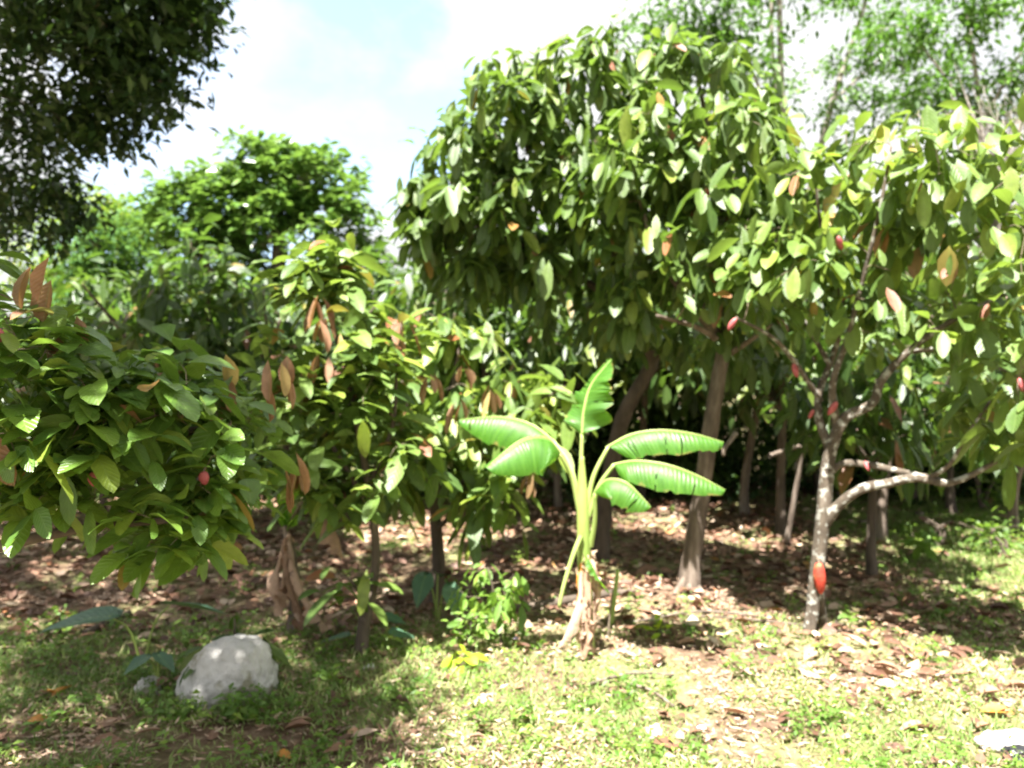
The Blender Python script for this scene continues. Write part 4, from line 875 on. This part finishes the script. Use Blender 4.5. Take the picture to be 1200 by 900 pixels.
# ---- flowers
for px, D, lab in [(830, 3.82, 'lilac flower on a short stem in the foreground grass, upper of two'), (821, 3.5, 'lilac flower nearer the bottom edge, lower of two'), (604, 4.65, 'lone lilac flower left of the banana foot')]:
    b = ground_at(px, D); t = thing('wildflower', lab, 'flower', b, 'small lilac wildflowers in the grass')
    tb = Tubes(); tb.add(np.array([(0, 0, 0, .002), (0, 0, .035, .0018), (0.004, 0, .07, .0015)]), 5); tb.build('stem', M['green_stem'], t)
    a = np.arange(7)/7*6.28; d = np.stack([np.cos(a), np.sin(a)*.8, np.full(7, .45)], -1)
    link('petals', leaf_mesh('petals', np.tile([[.004, 0, .07]], (7, 1)), d, .022, .016, np.full(7, .5), 'mid', .1, .1), M['petal'], t)
# ---- log, cut stalk, stake, sticks
def stick(name, label, pts, r, mat, cat, sides=10, bump=.15, taper=.7):
    n = len(pts); base = np.array(pts[0]); tb = Tubes(); L = smooth_line([(*p, r*(1-(1-taper)*i/(n-1))) for i, p in enumerate(pts)], 5)
    tb.add(L[:1].repeat(2, 0)*[[1, 1, 1, .02], [1, 1, 1, 1]], sides) if False else None
    tb.add(L, sides, bump); return tag(link(name, raw_mesh(name, np.vstack(tb.V)-base, np.concatenate(tb.S), np.concatenate(tb.I)), M[mat], None, tuple(base)), label, cat)
def gp(px, D, dz=0.0): g = ground_at(px, D); g[2] += dz; return g
stick('log', 'dark fallen log lying on leaves behind the banana stem', [gp(585, 5.55, .02), gp(620, 5.5, .02), gp(665, 5.55, .04), gp(720, 5.7, .03), gp(748, 5.75, .01)], .032, 'bark_dark', 'log')
stick('cut_stalk', 'short green cut stalk standing right of the banana stem', [gp(716, 5.1, -.02), gp(718, 5.1, .08), P(724, 668, 5.1)], .014, 'green_stem', 'stalk', taper=.95, bump=.03)
stick('thin_stake', 'thin grey upright stick right of the banana stem', [gp(712, 4.75, -.02), gp(714, 4.75, .12), P(718, 690, 4.75)], .006, 'twig', 'stick')
stick('stake', 'pale leaning stake in the shade left of the bright gap', [gp(583, 8.6, -.02), P(582, 600, 8.6), P(580, 565, 8.6)], .055, 'bark_grey', 'stake')
stick('stump', 'short pale post in the shade right of the mottled trunk', [gp(1012, 8.8, -.02), P(1012, 630, 8.8), P(1011, 610, 8.8)], .07, 'bark_pale', 'post')
stick('stump', 'short thick pale post left of the slim tree behind the low limb', [gp(1078, 9.4, -.02), P(1078, 620, 9.4), P(1077, 600, 9.4)], .07, 'bark_pale', 'post')
stick('broken_branch', 'dead bent stem with a broken stub, in the shade left of the mottled trunk', [P(902, 534, 7.6), P(920, 528, 7.7), P(937, 524, 7.8), P(937, 545, 7.85), P(928, 600, 7.9), gp(921, 7.95, -.02)], .022, 'bark_pale', 'branch', taper=1.3)
stick('dead_stick', 'curled dry stick hanging beside the tip of the right banana leaf', [P(862, 508, 5.5), P(856, 516, 5.45), P(849, 526, 5.4), P(848, 534, 5.4)], .018, 'bark_pale', 'stick')
stick('dead_stick', 'dark stick lying in the shade above the wide bluish leaves', [gp(95, 4.9, .01), gp(120, 5.1, .03), gp(152, 5.35, .05)], .025, 'bark_dark', 'stick')
for k, (a, b_, lab) in enumerate([((1000, 5.0), (760, 5.25), 'longest straw coloured stick lying before the flaring roots'), ((900, 5.3), (740, 5.1), 'straw coloured stick crossing behind the longest one'), ((735, 4.15), (790, 3.9), 'pale curved stick on the sunny ground below the banana'), ((690, 4.1), (790, 4.3), 'thin pale twig on the bare ground right of the banana foot')]):
    stick('dry_stick', lab, [gp(a[0], a[1], .02), gp((a[0]+b_[0])/2, (a[1]+b_[1])/2+.04, .035), gp(b_[0], b_[1], .02)], .009, 'bark_pale', 'stick', 6)

# ================================================================== SKY, SUN, CAMERA
trav = Vector((0.13, 0.36, -0.92)).normalized(); sd = -trav
sun = bpy.data.lights.new('sun', 'SUN'); sun.energy = 5.0; sun.angle = math.radians(.5); sun.color = (1, .96, .89)
so = bpy.data.objects.new('sun', sun); COL.objects.link(so); so.rotation_euler = sd.to_track_quat('Z', 'Y').to_euler(); so.location = (-3, -8, 20)

w = bpy.data.worlds.new('World'); sc.world = w; w.use_nodes = True; nt = w.node_tree; nt.nodes.clear(); L = nt.links
wo = nt.nodes.new('ShaderNodeOutputWorld'); bg = nt.nodes.new('ShaderNodeBackground'); bg.inputs['Strength'].default_value = .085
sky = nt.nodes.new('ShaderNodeTexSky'); sky.sky_type = 'NISHITA'; sky.sun_disc = False
sky.sun_elevation = math.asin(sd.z); sky.sun_rotation = math.atan2(sd.x, sd.y); sky.air_density = 1.0; sky.dust_density = 1.0
tc = nt.nodes.new('ShaderNodeTexCoord')
nz = nt.nodes.new('ShaderNodeTexNoise'); nz.inputs['Scale'].default_value = 2.6; nz.inputs['Detail'].default_value = 7; nz.inputs['Roughness'].default_value = .55; nz.inputs['Distortion'].default_value = .3
mp = nt.nodes.new('ShaderNodeMapping'); mp.inputs['Location'].default_value = (0.4, 0.2, 0.0); mp.inputs['Scale'].default_value = (1, 1, 1.6); L.new(tc.outputs['Generated'], mp.inputs[0]); L.new(mp.outputs[0], nz.inputs['Vector'])
hole = Vector(tuple(P(320, 120, 10)-np.array([0, 0, EYE]))).normalized()
dist = nt.nodes.new('ShaderNodeVectorMath'); dist.operation = 'DISTANCE'; L.new(tc.outputs['Generated'], dist.inputs[0]); dist.inputs[1].default_value = hole
cl = math_node(nt, 'ADD', math_node(nt, 'MULTIPLY', nz.outputs['Fac'], .9), math_node(nt, 'MULTIPLY', math_node(nt, 'MINIMUM', dist.outputs['Value'], .45), 1.0))
cr = ramp(nt, [(.54, (.12, .12, .12)), (.68, (1, 1, 1))], cl)
n3 = nt.nodes.new('ShaderNodeTexNoise'); n3.inputs['Scale'].default_value = 3; n3.inputs['Detail'].default_value = 4; L.new(mp.outputs[0], n3.inputs['Vector'])
cc = ramp(nt, [(.35, (1.95, 2.0, 2.08)), (.6, (2.6, 2.6, 2.6))], n3.outputs['Fac'])
mx = nt.nodes.new('ShaderNodeMix'); mx.data_type = 'RGBA'; L.new(cr.outputs[0], mx.inputs[0]); L.new(sky.outputs[0], mx.inputs[6]); L.new(cc.outputs[0], mx.inputs[7])
L.new(mx.outputs[2], bg.inputs[0]); L.new(bg.outputs[0], wo.inputs[0])

cam = bpy.data.cameras.new('camera'); co = bpy.data.objects.new('camera', cam); COL.objects.link(co); sc.camera = co
co.location = (0, 0, EYE); co.rotation_euler = (math.radians(90), 0, 0)
cam.sensor_width = 36; cam.lens = 36*F/1200; cam.clip_end = 1500; cam.clip_start = .05
cam.dof.use_dof = True; cam.dof.focus_distance = 1.6; cam.dof.aperture_fstop = 3.3
sc.view_settings.view_transform = 'Standard'; sc.view_settings.look = 'None'; sc.view_settings.exposure = 2.6; sc.view_settings.gamma = 1
cy = sc.cycles; cy.max_bounces = 5; cy.diffuse_bounces = 3; cy.glossy_bounces = 2; cy.transmission_bounces = 4; cy.use_denoising = True
cy.sample_clamp_indirect = 6; cy.use_adaptive_sampling = True
